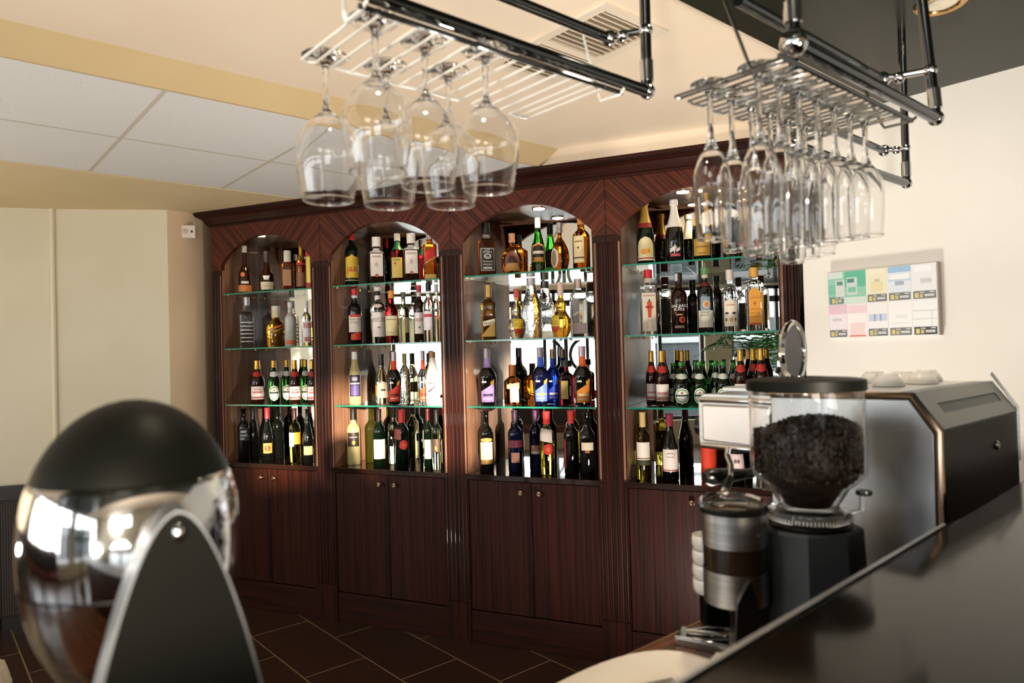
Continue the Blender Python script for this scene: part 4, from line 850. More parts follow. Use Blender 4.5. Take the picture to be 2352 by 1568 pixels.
# ------------------------------------------------------------------ ceiling fittings and wall pieces
t = thing('ceiling_vent', 'square white louvred air vent in the pale ceiling above the rails', 'vent', (-1.237, 1.421, ZM))
GR = paint('#e6d9c6', .5)
m = MB(); VX, VY = -.503, .275
m.box((VX, 0, -.008), (0, .03, 0), GR); m.box((VX, VY-.03, -.008), (0, VY, 0), GR); m.box((VX, .03, -.008), (VX+.03, VY-.03, 0), GR); m.box((-.03, .03, -.008), (0, VY-.03, 0), GR); m.box((-.285, .03, -.008), (-.255, VY-.03, 0), GR)
m.build('frame', t, smooth=False)
m = MB()
for k in range(22):
    x = VX+.036+k*.0212
    if abs(x+.27) < .02 or x > -.04: continue
    m.prism([(x, .03, -.002), (x+.002, .03, -.001), (x+.012, .03, -.012), (x+.010, .03, -.013)], (0, VY-.06, 0), GR)
m.build('louvre', t, smooth=False)
MB().box((VX+.03, .03, -.0015), (-.03, VY-.03, -.0005), paint('#a39782', .8)).build('backing', t, smooth=False)
p = at_z(2160, 8, ZS)
t = thing('recessed_ceiling_lamp', 'brass-ringed recessed lamp in the dark soffit', 'lamp', p)
MB().lathe([(.062, 0), (.064, -.004), (.058, -.008), (.046, -.006), (.043, 0)], BRASS, 36, close=False).build('ring', t)
MB().lathe([(.043, -.001), (.036, -.0055), (.02, -.009), (.002, -.010)], pbr('lamp_glass', '#efe6cf', .1, .6), 30, close=False).build('bulb', t)
t = thing('wall_thermostat', 'small cream box with dial high on the glossy beige wall', 'thermostat', (-4.335, 1.245, CZ+.742), math.radians(66))
MB().box((-.05, -.02, -.038), (.05, 0, .038), paint('#e4d8c8', .4)).build('housing', t, bevel=.004)
MB().lathe([(.014, 0), (.014, .006), (.011, .008)], paint('#c9bba8', .4), 18).build('dial', t).matrix_local = Matrix.Translation((-.008, -.02, 0)) @ Matrix.Rotation(PI/2, 4, 'X')
MB().box((.026, -.023, -.006), (.034, -.019, .006), BLACKP).build('switch', t)
# board of coffee-sachet cards on the wall
bx0, bx1 = -1.297, -.907; bz0, bz1 = CZ+.017, CZ+.277
t = thing('wall_price_board', 'white board with two rows of picture cards and price strips on the pale wall', 'price board', ((bx0+bx1)/2, YW, (bz0+bz1)/2))
WB = bx1-bx0; HB = bz1-bz0
MB().box((-WB/2, -.03, -HB/2), (WB/2, 0, HB/2), paint('#efe9e6', .35)).build('board', t, bevel=.002)
MB().box((WB/2-.0005, -.029, -HB/2), (WB/2+.003, 0, HB/2), paint('#a8988c', .5)).build('side_strip', t)
def card(u0, u1, row, fill, marks, strip=True, stripw=None, dk='#6e7072'):
    m = MB(); x0, x1 = -WB/2+WB*u0+.002, -WB/2+WB*u1-.002; z1 = HB/2-.003 if row == 0 else -.002; z0 = .002 if row == 0 else -HB/2+.003
    y = -.031
    def rc(a, b, c, d, colr, lift):
        X0, X1 = x0+(x1-x0)*a, x0+(x1-x0)*b; Z0, Z1_ = z0+(z1-z0)*c, z0+(z1-z0)*d
        m.add([(X0, y-lift, Z0), (X1, y-lift, Z0), (X1, y-lift, Z1_), (X0, y-lift, Z1_)], [(0, 1, 2, 3)], paint(colr, .3))
    m.box((x0, y, z0), (x1, -.0299, z1), paint(fill, .3))
    for mk in marks: rc(*mk)
    if strip:
        w = stripw or 1.
        rc(.03, w-.03, .0, .22, dk, .0010); rc(.10, .10+.16*w, .03, .17, '#d6ca72', .0016); rc(.10+.2*w, .10+.34*w, .03, .13, '#c9b98a', .0016); rc(.10+.4*w, w-.1, .06, .13, '#cfcdc8', .0016); rc(w-.28*w, w-.08*w, .17, .20, '#d8d6d2', .0016); rc(.10+.2*w, .10+.4*w, .15, .20, '#b8b49a', .0016)
    m.build('card', t, fix=False, smooth=False)
card(0, .378, 0, '#8fcbb0', [(.45, 1, .5, 1, '#5cb896', .0004), (0, .4, .8, 1, '#cfe0d8', .0005), (0, .2, .3, .6, '#77c2a8', .0005), (.2, .45, .22, .74, '#d4d9d6', .0008), (.24, .40, .58, .70, '#4f8f82', .0012), (.5, .78, .26, .80, '#c9d6d2', .0008), (.52, .70, .64, .76, '#3f877c', .0012), (.54, .74, .34, .50, '#79c0a8', .0012), (0.4, 1, .0, .2, '#cfe3d8', .0007)], True, .45, '#6f8a80')
card(.378, .574, 0, '#ece6c8', [(.2, .8, .3, .6, '#e3dcae', .0004), (.4, .65, .6, .68, '#c2bfa4', .0006), (.1, .9, .85, .97, '#f0ebd6', .0004)])
card(.574, .786, 0, '#dfe8f0', [(0, 1, .82, 1, '#9cc0e0', .0004), (.1, .9, .62, .76, '#f2f4f6', .0006), (.3, .7, .44, .56, '#aab4bc', .0006), (0, 1, .56, .62, '#c3d4e4', .0005)])
card(.786, 1, 0, '#ebeaec', [(.1, .8, .78, .95, '#f4f3f4', .0004), (.35, .8, .45, .58, '#cfcccb', .0006)])
card(0, .19, 1, '#f0e8ec', [(0, 1, .72, 1, '#e6c6d2', .0004), (.2, .7, .5, .58, '#cfcdd2', .0006)])
card(.19, .378, 1, '#f6f0f0', [(.0, 1, .72, .96, '#eed2dc', .0004), (.1, .9, .05, .42, '#f3d9d6', .0004), (.05, .95, .0, .04, '#e8683c', .0006)], False)
card(.378, .574, 1, '#f1eff0', [(.05, .95, .45, .66, '#c9d3e8', .0004), (.3, .4, .45, .66, '#98a8cc', .0006), (.6, .68, .45, .66, '#98a8cc', .0006)])
card(.574, .786, 1, '#f3f2f1', [(.3, .8, .5, .6, '#e4e6e8', .0004), (.1, .9, .34, .37, '#dfe4e4', .0004)])
card(.786, 1, 1, '#eff0f1', [(0, 1, .68, .70, '#c9c6c8', .0004), (0, 1, .44, .46, '#d2d0d0', .0004), (.75, .78, .2, .7, '#d6d4d6', .0005)], dk='#2c2e2e')

# ------------------------------------------------------------------ bar: raised top and work counter
BT = CZ-.25; CT = CZ-.5
BARTOP = noise_mat('polished_black_bar_top', '#0f0e0b', '#15130f', nscale=4, rough=.06, coat=.0, r2=.11, spec=.5)
BARTOP.node_tree.nodes['Principled BSDF'].inputs['IOR'].default_value = 1.2
t = thing('bar_counter', 'raised polished black bar top with bright metal edge on a dark front, lower right', 'bar', (-.3, .6, 0))
ox, oy = -.3, .6
e0, e1 = (-.285, -.5), (-.4165, 2.79)
MB().prism([(e0[0]-ox+.004, e0[1]-oy, BT-.035), (.42-ox, e0[1]-oy, BT-.035), (.42-ox, e1[1]-oy, BT-.035), (e1[0]-ox+.004, e1[1]-oy, BT-.035)], (0, 0, .035), BARTOP).build('bar_top', t, bevel=.002)
f1 = (e0[0]+(e1[0]-e0[0])*(1.063-e0[1])/(e1[1]-e0[1]), 1.063)
d = Vector((e1[0]-e0[0], e1[1]-e0[1], 0)).normalized(); nn = Vector((-d.y, d.x, 0))
MB().prism([Vector((e0[0]-ox, e0[1]-oy, BT-.033))+nn*.007, Vector((e0[0]-ox, e0[1]-oy, BT-.033)), Vector((f1[0]-ox, f1[1]-oy, BT-.033)), Vector((f1[0]-ox, f1[1]-oy, BT-.033))+nn*.004], (0, 0, .0338), pbr('aluminium_edge', '#d0d6dc', .34, 1.)).build('edge_trim', t, smooth=False)
MB().prism([(e0[0]-ox+.03, e0[1]-oy, 0), (.30-ox, e0[1]-oy, 0), (.30-ox, e1[1]-oy, 0), (e1[0]-ox+.03, e1[1]-oy, 0)], (0, 0, BT-.036), WOOD).build('front_panel', t, smooth=False)
t = thing('work_counter', 'brown wood work counter running along the back of the bar', 'counter', (-.55, .6, 0))
CW = noise_mat('brown_counter_top', '#4a2c1b', '#6b4128', (60, 1.5, 60), 1., 3., .25, coat=.3)
MB().prism([(-.762+.55, -1.1, CT-.03), (-.30+.55-.02, -1.1, CT-.03), (-.392+.55, 2.185, CT-.03), (-.762+.55, 2.185, CT-.03)], (0, 0, .03), CW).build('counter_top', t)
MB().box((-.7645+.55, -1.1, CT-.029), (-.762+.55, 2.185, CT+.0005), pbr('counter_edge_strip', '#b59c74', .3, .8)).build('edge_strip', t)
MB().box((-.745+.55, -1.1, .08), (-.42+.55, 2.185, CT-.031), WOOD).build('cupboard_front', t)
MB().box((-.71+.55, -1.1, 0), (-.43+.55, 2.185, .08), BLACKS).build('plinth', t)

# ------------------------------------------------------------------ espresso machine
XM, YM = -.43, 1.314
def em(px, py): p = at_y(px, py, YM); return p.x, p.z
t = thing('espresso_machine', 'stainless steel espresso machine with chamfered side panel, against the wall on the work counter', 'espresso machine', (-.58, 1.53, CT))
def L(x, y, z): return (x+.58, y-1.53, z-CT)
y0, y1 = YM, YM+.435
zt = em(1990, 905)[1]; xr = XM
chx, chz = em(2095, 902); z_c2 = em(2165, 990)[1]; xl = em(1763, 925)[0]; zbot = CT+.03
side = [(xl, zbot), (xr, zbot), (xr, z_c2), (chx, chz), (xl, zt)]
MB().prism([L(x, y0+.006, z) for x, z in side], (0, y1-y0-.012, 0), pbr('machine_dark_back', '#11110e', .30, 0.)).build('body', t, smooth=False)
ins = [(xl+.004, zbot), (xr-.014, zbot), (xr-.014, z_c2-.006), (chx-.006, chz-.012), (xl+.004, zt-.012)]
MB().prism([L(x, y0, z) for x, z in ins], (0, .008, 0), STEELG).build('side_panel', t, bevel=.0015)
m = MB(); path = [L(xr-.006, y0+.003, zbot), L(xr-.006, y0+.003, z_c2-.002), L(chx-.002, y0+.003, chz-.005), L(xl, y0+.003, zt-.005)]
m.tube(path, .006, pbr('copper_toned_trim', '#c9ad93', .18, 1.), 8); m.build('trim_rim', t)
HOODM = pbr('hood_grey_metal', '#8b8d86', .36, .7)
# sloping back with slot, top tray
sl = Vector((xr-chx, 0, z_c2-chz)); ns = Vector((-sl.z, 0, sl.x)).normalized(); ns = ns if ns.z > 0 else -ns
m = MB()
def slope(u, v, lift): p = Vector((chx, 0, chz))+sl*u; return L(p.x+ns.x*lift, y0+.008+(y1-y0-.016)*v, p.z+ns.z*lift)
for (ua, ub, va, vb) in ((.02, .36, 0, 1), (.62, .98, 0, 1), (.36, .62, 0, .12), (.36, .62, .9, 1)):
    m.add([slope(ua, va, .003), slope(ub, va, .003), slope(ub, vb, .003), slope(ua, vb, .003), slope(ua, va, 0), slope(ub, va, 0), slope(ub, vb, 0), slope(ua, vb, 0)], [(0, 1, 2, 3), (0, 1, 5, 4), (1, 2, 6, 5), (2, 3, 7, 6), (3, 0, 4, 7)], HOODM)
m.build('rear_hood', t, smooth=False)
MB().add([slope(.37, .13, .001), slope(.61, .13, .001), slope(.61, .89, .001), slope(.37, .89, .001)], [(0, 1, 2, 3)], paint('#6e746e', .5)).build('vent_slot', t, fix=False)
m = MB(); m.tube([L(chx, y1-.01, chz+.018), L(chx, y1-.005, chz+.018), L(xr, y1-.004, z_c2+.01), L(xr, y1-.004, z_c2-.1)], .003, STEEL, 8)
m.build('end_rim', t)
m = MB(); m.box(L(xl, y0+.01, zt-.002), L(chx, y1-.01, zt+.004), STEEL); m.box(L(xl-.11, y0+.01, zt-.004), L(xl, y1-.01, zt+.006), STEEL); m.build('cup_tray', t, bevel=.002)
# front head (barista side) with rounded steel cover
hx0, hz1 = em(1597, 905); hz0 = em(1600, 1028)[1]; R_ = .018
pts = []
for (cx_, cz_, a0) in ((hx0+R_, hz0+R_, PI), (hx0+R_, hz1-R_, PI/2)):
    for k in range(6):
        a = a0+(PI/2 if a0 == PI else PI/2)*k/5
        pts.append((cx_+R_*math.cos(a), cz_+R_*math.sin(a)))
hd = [(hx0+R_*(1-math.cos(PI/2*k/5)), hz0+R_*(1-math.sin(PI/2*k/5))) for k in range(6)]
hd = [(hx0+R_-R_*math.sin(PI/2*k/5), hz0+R_-R_*math.cos(PI/2*k/5)) for k in range(6)]+[(hx0+R_-R_*math.cos(PI/2*k/5), hz1-R_+R_*math.sin(PI/2*k/5)) for k in range(6)]+[(xl+.01, hz1), (xl+.01, hz0)]
MB().prism([L(x, y0+.012, z) for x, z in hd], (0, y1-y0-.03, 0), STEEL).build('front_head', t, ang=30)
MB().prism([L(hx0+.012, y0+.004, hz0+.016), L(xl-.002, y0+.004, hz0+.012), L(xl-.002, y0+.004, hz1-.022), L(hx0+.012, y0+.004, hz1-.022)], (0, .01, 0), pbr('head_cover_plate', '#d9d2cc', .3, 1.)).build('cover_plate', t, bevel=.004)
for zz in (hz1-.012, hz0+.006): MB().tube([L(hx0+.008, y0+.008, zz), L(xl+.004, y0+.008, zz)], .0065, CHROME, 12).build('chrome_bar', t)
# knob, portafilter handles, steam wand, group, drip tray, feet
kx, kz = em(1580, 982); MB().lathe([(.014, -.03), (.021, -.028), (.024, -.005), (.022, .012), (.012, .016)], BLACKP, 20).build('steam_knob', t).matrix_local = Matrix.Translation(L(hx0-.014, y0+.05, kz)) @ Matrix.Rotation(-PI/2, 4, 'Y')
a = at_depth(1728, 1086, 1.36); b = at_depth(1618, 1097, 1.33)
pf = MB().tube([L(*a), L(*(a+(b-a)*.15)), L(*(a+(b-a)*.3)), L(*(a+(b-a)*.6)), L(*(a+(b-a)*.9)), L(*b)], [.009, .010, .0115, .0145, .0165, .010], BLACKP, 16).build('portafilter_handle', t)
g = a+Vector((.035, .02, -.005)); MB().lathe([(.03, -.022), (.034, -.02), (.034, .012), (.03, .016)], CHROME, 24, L(*g)).build('portafilter_basket', t)
m = MB(); m.tube([L(*a), L(*g)], .006, CHROME, 10); m.build('portafilter_neck', t)
MB().lathe([(.04, 0), (.04, .055), (.034, .06)], CHROME, 24, L(g.x, g.y, g.z+.012)).build('group_head', t)
w = [at_depth(*q) for q in ((1672, 1030, 1.36), (1670, 1045, 1.34), (1680, 1068, 1.33), (1678, 1095, 1.32), (1666, 1122, 1.31), (1656, 1150, 1.30))]
MB().tube([L(*q) for q in w[:4]], .005, CHROME, 10).build('steam_wand', t)
MB().tube([L(*w[3]), L(*w[4])], [.0075, .0085], BLACKP, 10).build('wand_grip', t)
MB().tube([L(*w[4]), L(*(w[4]+(w[5]-w[4])*.6)), L(*w[5])], [.006, .006, .0025], CHROME, 10).build('wand_tip', t)
MB().box(L(-.895, y0+.02, CT+.03), L(xl+.01, y1-.03, CT+.055), STEEL).build('drip_tray', t, bevel=.003)
for fx, fy in ((-.69, y0+.05), (-.69, y1-.05), (xr-.05, y0+.05), (xr-.05, y1-.05)): MB().lathe([(.018, 0), (.015, .031)], BLACKP, 14, L(fx, fy, CT)).build('foot', t)
lk = at_depth(2290, 1020, 1.56); lk = CAM+ray(2287, 1022)*((XM-0)/ray(2287, 1022).x)
MB().lathe([(.008, 0), (.009, .003), (.006, .006)], CHROME, 14).build('lock', t).matrix_local = Matrix.Translation(L(XM, lk.y, lk.z)) @ Matrix.Rotation(PI/2, 4, 'Y')
# cups on the machine
def cup_mesh(r, h):
    m = MB(); m.lathe([(r*.6, 0), (r*.62, .003), (r*.8, h*.35), (r*.95, h*.75), (r, h), (r*.94, h), (r*.88, h*.7), (r*.6, h*.2), (.001, h*.14)], WHITEC, 24, close=False)
    m.add([(0, 0, .0005)]+[(r*.6*math.cos(2*PI*k/24), r*.6*math.sin(2*PI*k/24), 0) for k in range(24)], [(0, 1+k, 1+(k+1) % 24) for k in range(24)], WHITEC); return m
def straight_cup(r, h):
    m = MB(); m.lathe([(.001, 0), (r*.84, 0), (r*.93, h*.12), (r, h*.4), (r, h*.8), (r*.96, h), (r*.90, h), (r*.88, h*.3), (.001, h*.16)], WHITEC, 28, close=False); return m
ctop = zt+.0045
cups = [(2040, 1.42, 'upturned white cup on the machine, behind the hopper lid, front left'), (2072, 1.52, 'upturned white cup in the middle of the machine top'), (2118, 1.47, 'upturned white cup at the front of the machine top, near the chamfer'),
        (2010, 1.55, 'white cup at the back of the machine top, nearest the hopper'), (2160, 1.60, 'upturned white cup at the rear right of the machine top')]
for px, dd, lab in cups:
    p = at_depth(px, 890, dd); p.x = min(p.x, chx-.04); p.y = min(max(p.y, y0+.05), y1-.05)
    o = cup_mesh(.031, .024).build('espresso_cup', None, loc=(p.x, p.y, ctop+.0245)); o.rotation_euler = (PI, 0, 0); tag(o, lab, 'cup', 'white cups on the coffee machine')
# stack of cups on a knock box, left of the grinder's doser
p = at_depth(1629, 1300, 1.25)
kb = MB(); kb.box((-.012, -.012, 0), (.05, .03, .063), BLACKS); o = kb.build('knock_box', None, loc=(p.x, p.y, CT+.0003), rz=math.atan2(rt.y, rt.x), bevel=.003); tag(o, 'low dark knock box behind the doser, under the white cup stack', 'knock box')
z = CT+.0637
labs = ['lowest white cup of the stack left of the chrome doser', 'second white cup from the bottom, stack left of the doser', 'third white cup up in the stack left of the doser', 'topmost white cup of the stack left of the chrome doser']
for k, lab in enumerate(labs):
    o = straight_cup(.029, .025).build('espresso_cup', None, loc=(p.x, p.y, z)); z += .0253; tag(o, lab, 'cup', 'stack of white cups')
# chrome disc on edge behind the lid
c0 = at_depth(1822, 795, 1.50); c0.y = min(c0.y, y1-.02)
t = thing('round_chrome_tray', 'round chrome-rimmed tray standing on edge behind the grinder lid', 'tray', (c0.x, c0.y, zt+.0075), math.atan2(-ray(1822, 795).y, -ray(1822, 795).x)+math.radians(70))
RD = .066
MB().lathe([(RD, -.006), (RD+.003, 0), (RD, .006), (RD-.008, .004), (RD-.011, -.002), (RD-.009, -.006)], CHROME, 40, close=False).build('rim', t).matrix_local = Matrix.Translation((0, 0, RD+.003)) @ Matrix.Rotation(PI/2, 4, 'Y')
MB().lathe([(.001, -.004), (RD-.008, -.004), (RD-.008, .001), (.001, .001)], pbr('tray_face', '#4d5054', .2, .8), 40, close=False).build('face', t).matrix_local = Matrix.Translation((0, 0, RD+.003)) @ Matrix.Rotation(PI/2, 4, 'Y')
MB().box((-.012, -.03, -.0005), (.012, .03, .003), BLACKP).build('stand', t)

# ------------------------------------------------------------------ coffee grinder
GD = 1.15
gb = at_depth(1868, 1489, GD); gx, gy = gb.x, gb.y
ax = Vector((rt.x, rt.y, 0)).normalized(); gang = math.atan2(ax.y, ax.x)     # local x runs from the doser to the hopper
t = thing('coffee_grinder', 'dark grey coffee grinder with clear bean hopper, black lid and chrome doser', 'coffee grinder', (gx, gy, CT), gang)
zz = lambda py, d=GD: at_depth(1862, py, d).z-CT
zb = zz(1207)
def octo(z, s): return [(-.074*s, -.03*s, z), (-.030*s, -.066*s, z), (.034*s, -.060*s, z), (.079*s, -.022*s, z), (.079*s, .05*s, z), (.03*s, .08*s, z), (-.035*s, .08*s, z), (-.076*s, .04*s, z)]
m = MB(); a = octo(.012, 1.10); b = octo(zb-.004, .99); c = octo(zb, .95); n = 8
m.add(a+b+c, [(i, (i+1) % n, n+(i+1) % n, n+i) for i in range(n)]+[(n+i, n+(i+1) % n, 2*n+(i+1) % n, 2*n+i) for i in range(n)]+[tuple(reversed(range(n))), tuple(range(2*n, 3*n))], GREYM)
m.build('body', t, smooth=False)
MB().lathe([(.07, 0), (.075, .012)], BLACKP, 24).build('base_foot', t)
# link between body and doser
MB().box((-.125, -.028, .045), (-.05, .035, zb-.012), GREYM).build('throat', t, bevel=.004)
hb, hc, hn, hcol = zz(893), zz(1085), zz(1165), zz(1190)
RH, RN = .0885, .040
po = [(RN+.004, hcol), (RN+.002, hn), (RH*.72, hn+(hc-hn)*.62), (RH*.97, hc-.004), (RH, hc+.004), (RH+.001, hb+.004)]
pi_ = [(r-.0022, z) for r, z in reversed(po)]
MB().lathe(po+pi_, PLASTICC, 56, close=False).build('hopper', t, ang=45)
lz = zz(866)
MB().lathe([(.001, lz-.006), (RH*.35, lz-.004), (RH*.36, lz+.001), (RH*.95, lz-.002), (RH+.003, lz-.004), (RH+.004, hb-.001), (RH+.0015, hb-.002), (RH+.0015, lz-.009), (.001, lz-.010)], BLACKS, 56, close=False).build('hopper_lid', t, ang=40)
m = MB(); m.lathe([(.062, zb+.0005), (.064, zb+.006), (.060, zb+.010), (.050, zb+.012)], BLACKP, 40); m.build('collar', t)
m = MB(); m.lathe([(RN+.0075, zb+.012), (.0635, zb+.012), (.0645, zb+.018), (.062, zb+.028), (.05, zb+.031), (RN+.0075, zb+.031)], PLASTICC, 44, close=False); m.build('adjusting_collar', t)
m = MB()
for k in range(72):
    a_ = 2*PI*k/72; m.box((.0648*math.cos(a_)-.0009, .0648*math.sin(a_)-.0009, zb+.0135), (.0648*math.cos(a_)+.0009, .0648*math.sin(a_)+.0009, zb+.0195), paint('#e6e4de', .4))
o = m.build('scale_ring', t, smooth=False)
MB().tube([(.060, -.012, zb+.022), (.078, -.016, zb+.026), (.080, -.016, zb+.052)], .004, PLASTICC, 10).build('hopper_latch', t)
MB().lathe([(.012, -.003), (.013, 0), (.012, .004)], BLACKP, 20, (.083, -.016, zb+.054)).build('latch_knob', t)
MB().lathe([(.008, 0), (.0085, .004), (.006, .007)], CHROME, 16).build('side_knob', t).matrix_local = Matrix.Translation((.078, -.04, .055)) @ Matrix.Rotation(PI/2, 4, 'X')
# doser
dc = at_depth(1688, 1290, 1.13); loc = Vector((dc.x-gx, dc.y-gy, 0)); lx_, ly_ = loc.dot(ax), loc.dot(Vector((-ax.y, ax.x, 0)))
dz = lambda py: at_depth(1688, py, 1.08).z-CT
d0, d1, d2, d3 = dz(1405), dz(1325), dz(1268), dz(1190)
RDZ = .050
m = MB(); m.lathe([(RDZ*.9, d0), (RDZ, d0+.001), (RDZ, d1)], STEEL, 40, (lx_, ly_, 0), close=False); m.lathe([(RDZ, d2), (RDZ, d3), (RDZ+.0015, d3+.002), (RDZ-.002, d3+.005)], STEEL, 40, (lx_, ly_, 0), close=False); m.lathe([(.001, d0), (RDZ*.9, d0)], BLACKP, 40, (lx_, ly_, 0), close=False)
m.build('doser_drum', t, fix=True)
MB().lathe([(RDZ-.001, d1), (RDZ-.001, d2)], pbr('doser_window', '#3a2a20', .04, 0, .25, 1.45), 40, (lx_, ly_, 0), close=False).build('doser_window', t)
MB().lathe([(RDZ+.002, d3), (RDZ+.003, d3+.008), (RDZ-.002, d3+.011), (RDZ-.006, d3+.009)], BLACKP, 44, (lx_, ly_, 0), close=False).build('doser_rim', t)
MB().lathe([(.001, d3+.013), (RDZ*.6, d3+.012), (RDZ-.003, d3+.008), (RDZ-.003, d3+.006), (.001, d3+.006)], pbr('smoked_lid', '#4a4438', .05, 0, .5, 1.45), 44, (lx_, ly_, 0), close=False).build('doser_lid', t)
m = MB(); n = 22; pts = [(lx_+(RDZ+.002)*math.cos(PI*.08+PI*.9*k/n), ly_+(RDZ+.002)*math.sin(PI*.08+PI*.9*k/n), d3+.012+.006*math.sin(PI*k/n)) for k in range(n+1)]
m.tube(pts+[], .0035, CHROME, 8); m.build('lid_rim', t)
MB().prism([(lx_-.008, ly_-RDZ-.004, d0+.03), (lx_+.006, ly_-RDZ-.006, d0+.05), (lx_+.016, ly_-RDZ-.004, d0+.02), (lx_+.02, ly_-RDZ-.002, .012), (lx_-.022, ly_-RDZ-.002, .012), (lx_-.016, ly_-RDZ-.004, d0+.012)], (0, .03, 0), BLACKP).build('portafilter_fork', t, bevel=.002)
MB().lathe([(.002, 0), (.0025, .003)], CHROME, 10).build('doser_screw', t).matrix_local = Matrix.Translation((lx_+.028, ly_-.043, d3-.03)) @ Matrix.Rotation(PI/2, 4, 'X')
# beans: a heap of single beans over a dark core
def bean(m, c, q, s, mat):
    vs = []; fs = []; seg, rg = 7, 5
    for i in range(rg+1):
        th = -PI/2+PI*i/rg
        for k in range(seg):
            a_ = 2*PI*k/seg; v = Vector((math.cos(th)*math.cos(a_)*.62, math.cos(th)*math.sin(a_)*.45, math.sin(th)))*s
            if v.y > 0: v.y *= .45
            vs.append(c+q @ v)
    for i in range(rg):
        for k in range(seg): a_, b_ = i*seg+k, i*seg+(k+1) % seg; fs.append((a_, b_, b_+seg, a_+seg))
    m.add(vs, fs, mat)
BEAN = noise_mat('roasted_coffee_bean', '#130c08', '#291a12', nscale=90, rough=.42)
m = MB(); heap0 = zz(985); heap1 = zz(955)
def rin(z):
    for (r0_, z0_), (r1_, z1_) in zip(po[:-1], po[1:]):
        if z <= z1_: return r0_+(r1_-r0_)*(z-z0_)/(z1_-z0_)-.0026
    return RH-.0016
core = []
zs_ = [hn+.004+(heap0-.006-hn-.004)*k/8 for k in range(9)]
for z in zs_: core.append((max(rin(z)-.0075, .01), z))
core.append((RH*.55, heap1-.014)); core.append((.001, heap1-.008))
m.lathe([(.001, hn+.003)]+core, BEAN, 32, close=False)
from mathutils import Quaternion
def rq(): return Quaternion(Vector((random.gauss(0, 1), random.gauss(0, 1), random.gauss(0, 1))).normalized(), random.uniform(0, 2*PI)).to_matrix()
z = hn+.008
while z < heap0:
    r = rin(z)-(.0062 if z > hc else .0122); cnt = int(2*PI*r/.0082)
    for k in range(cnt):
        a_ = 2*PI*(k+random.uniform(-.3, .3))/cnt; bean(m, Vector((r*math.cos(a_), r*math.sin(a_), z+random.uniform(-.002, .002))), rq(), .0054, BEAN)
    z += .0068
for k in range(900):
    r = (RH-.0115)*math.sqrt(random.random()); a_ = random.uniform(0, 2*PI); q = r/(RH-.0115)
    tilt = .010*math.cos(a_-.2)*q
    bean(m, Vector((r*math.cos(a_), r*math.sin(a_), heap0-.004+(heap1-heap0)*(1-q*q)+tilt+random.uniform(-.004, .002))), rq(), .0056, BEAN)
o = m.build('coffee_beans', None, loc=(gx, gy, CT), rz=gang); tag(o, 'heap of dark roasted coffee beans filling the grinder hopper', 'coffee beans', kind='stuff')

# ------------------------------------------------------------------ egg-shaped chrome juicer at the left
JD = .63
jc = at_depth(310, 1250, JD); zt_ = at_depth(310, 917, JD).z; zs_ = at_depth(310, 1086, JD).z; zg = at_depth(310, 1310, JD).z
jl = .27; RJ = .0885
t = thing('citrus_juicer', 'large egg-shaped chrome juicer with matt black dome on an arched stand, lower left', 'juicer', (jc.x, jc.y, CT), math.atan2(-jc.y, -jc.x))
def egg(z):     # radius at world height z
    u = (zt_-z)/jl; 
    cpt = .46
    if u < cpt: q = (cpt-u)/cpt; return RJ*math.sqrt(max(0, 1-q**2.1))
    q = (u-cpt)/(1-cpt); return RJ*math.sqrt(max(0, 1-q**2.1))
def eggseg(za, zb_, n, off=0.):
    return [(max(egg(za+(zb_-za)*k/n)+off, .0008), za+(zb_-za)*k/n-CT) for k in range(n+1)]
MB().lathe([(egg(zs_)-.003, zs_-CT)]+eggseg(zs_, zt_-.0006, 26), BLACKS, 56, close=False).build('dome_lid', t, ang=60)
MB().lathe(eggseg(zg+.0012, zs_-.0012, 18)+[(egg(zs_)-.003, zs_-CT)], CHROME, 56, close=False).build('upper_shell', t, ang=60)
MB().lathe(eggseg(zt_-jl+.0006, zg-.0012, 24), CHROME, 56, close=False).build('lower_shell', t, ang=60)
MB().lathe([(egg(zg)-.0025, zg-.003-CT), (egg(zg)-.0025, zg+.003-CT)], BLACKP, 56, close=False).build('seam', t)
# arched stand between the egg and the camera, turned a little to the right
st = bpy.data.objects.new('stand', None)
pa = at_depth(418, 1176, .525); pl = at_depth(240, 1568, .525); prr = at_depth(590, 1568, .535)
dirx = Vector((prr.x-pl.x, prr.y-pl.y, 0)).normalized(); hwid = ((prr-pl).length)/2
cen = (pl+prr)/2; apz = pa.z; zl_ = cen.z
kpar = hwid/(apz-zl_)**.55
ny_ = Vector((dirx.y, -dirx.x, 0)); ny_ = ny_ if ny_.dot(Vector((cen.x, cen.y, 0))) < 0 else -ny_   # towards the camera
ny_ = (ny_*.88+dirx*.47).normalized(); dirx = Vector((-ny_.y, ny_.x, 0)); dirx = dirx if dirx.dot(rt) > 0 else -dirx
outl = []; N = 22
zb0 = CT+.018
def hw_at(z): return kpar*max(apz-z, 0)**.55
zs2 = [apz-(apz-zb0)*(k/N)**1.8 for k in range(N+1)]
left = [(-hw_at(z), z) for z in zs2]; right = [(hw_at(z), z) for z in reversed(zs2[1:])]
outl = left[::-1]+right[::-1] if False else [(-hw_at(z), z) for z in reversed(zs2)]+[(hw_at(z), z) for z in zs2[1:]]
inv = Matrix.Rotation(-t.rotation_euler.z, 4, 'Z') @ Matrix.Translation((-jc.x, -jc.y, -CT))
def P(u, z, dd): q = Vector((cen.x, cen.y, 0))+dirx*u+ny_*dd; return inv @ Vector((q.x, q.y, z))
ALU = pbr('brushed_aluminium_edge', '#aeb4ba', .33, 1.)
m = MB(); n = len(outl)
base_i = len(m.v)
front = [P(u, z, 0) for u, z in outl]; back = [P(u, z, -.040) for u, z in outl]
inner = [(u*.975, z-.002) for u, z in outl]
m.add(front+back, [(i, i+1, n+i+1, n+i) for i in range(n-1)], ALU)
fi = [P(u, z, .0) for u, z in inner]
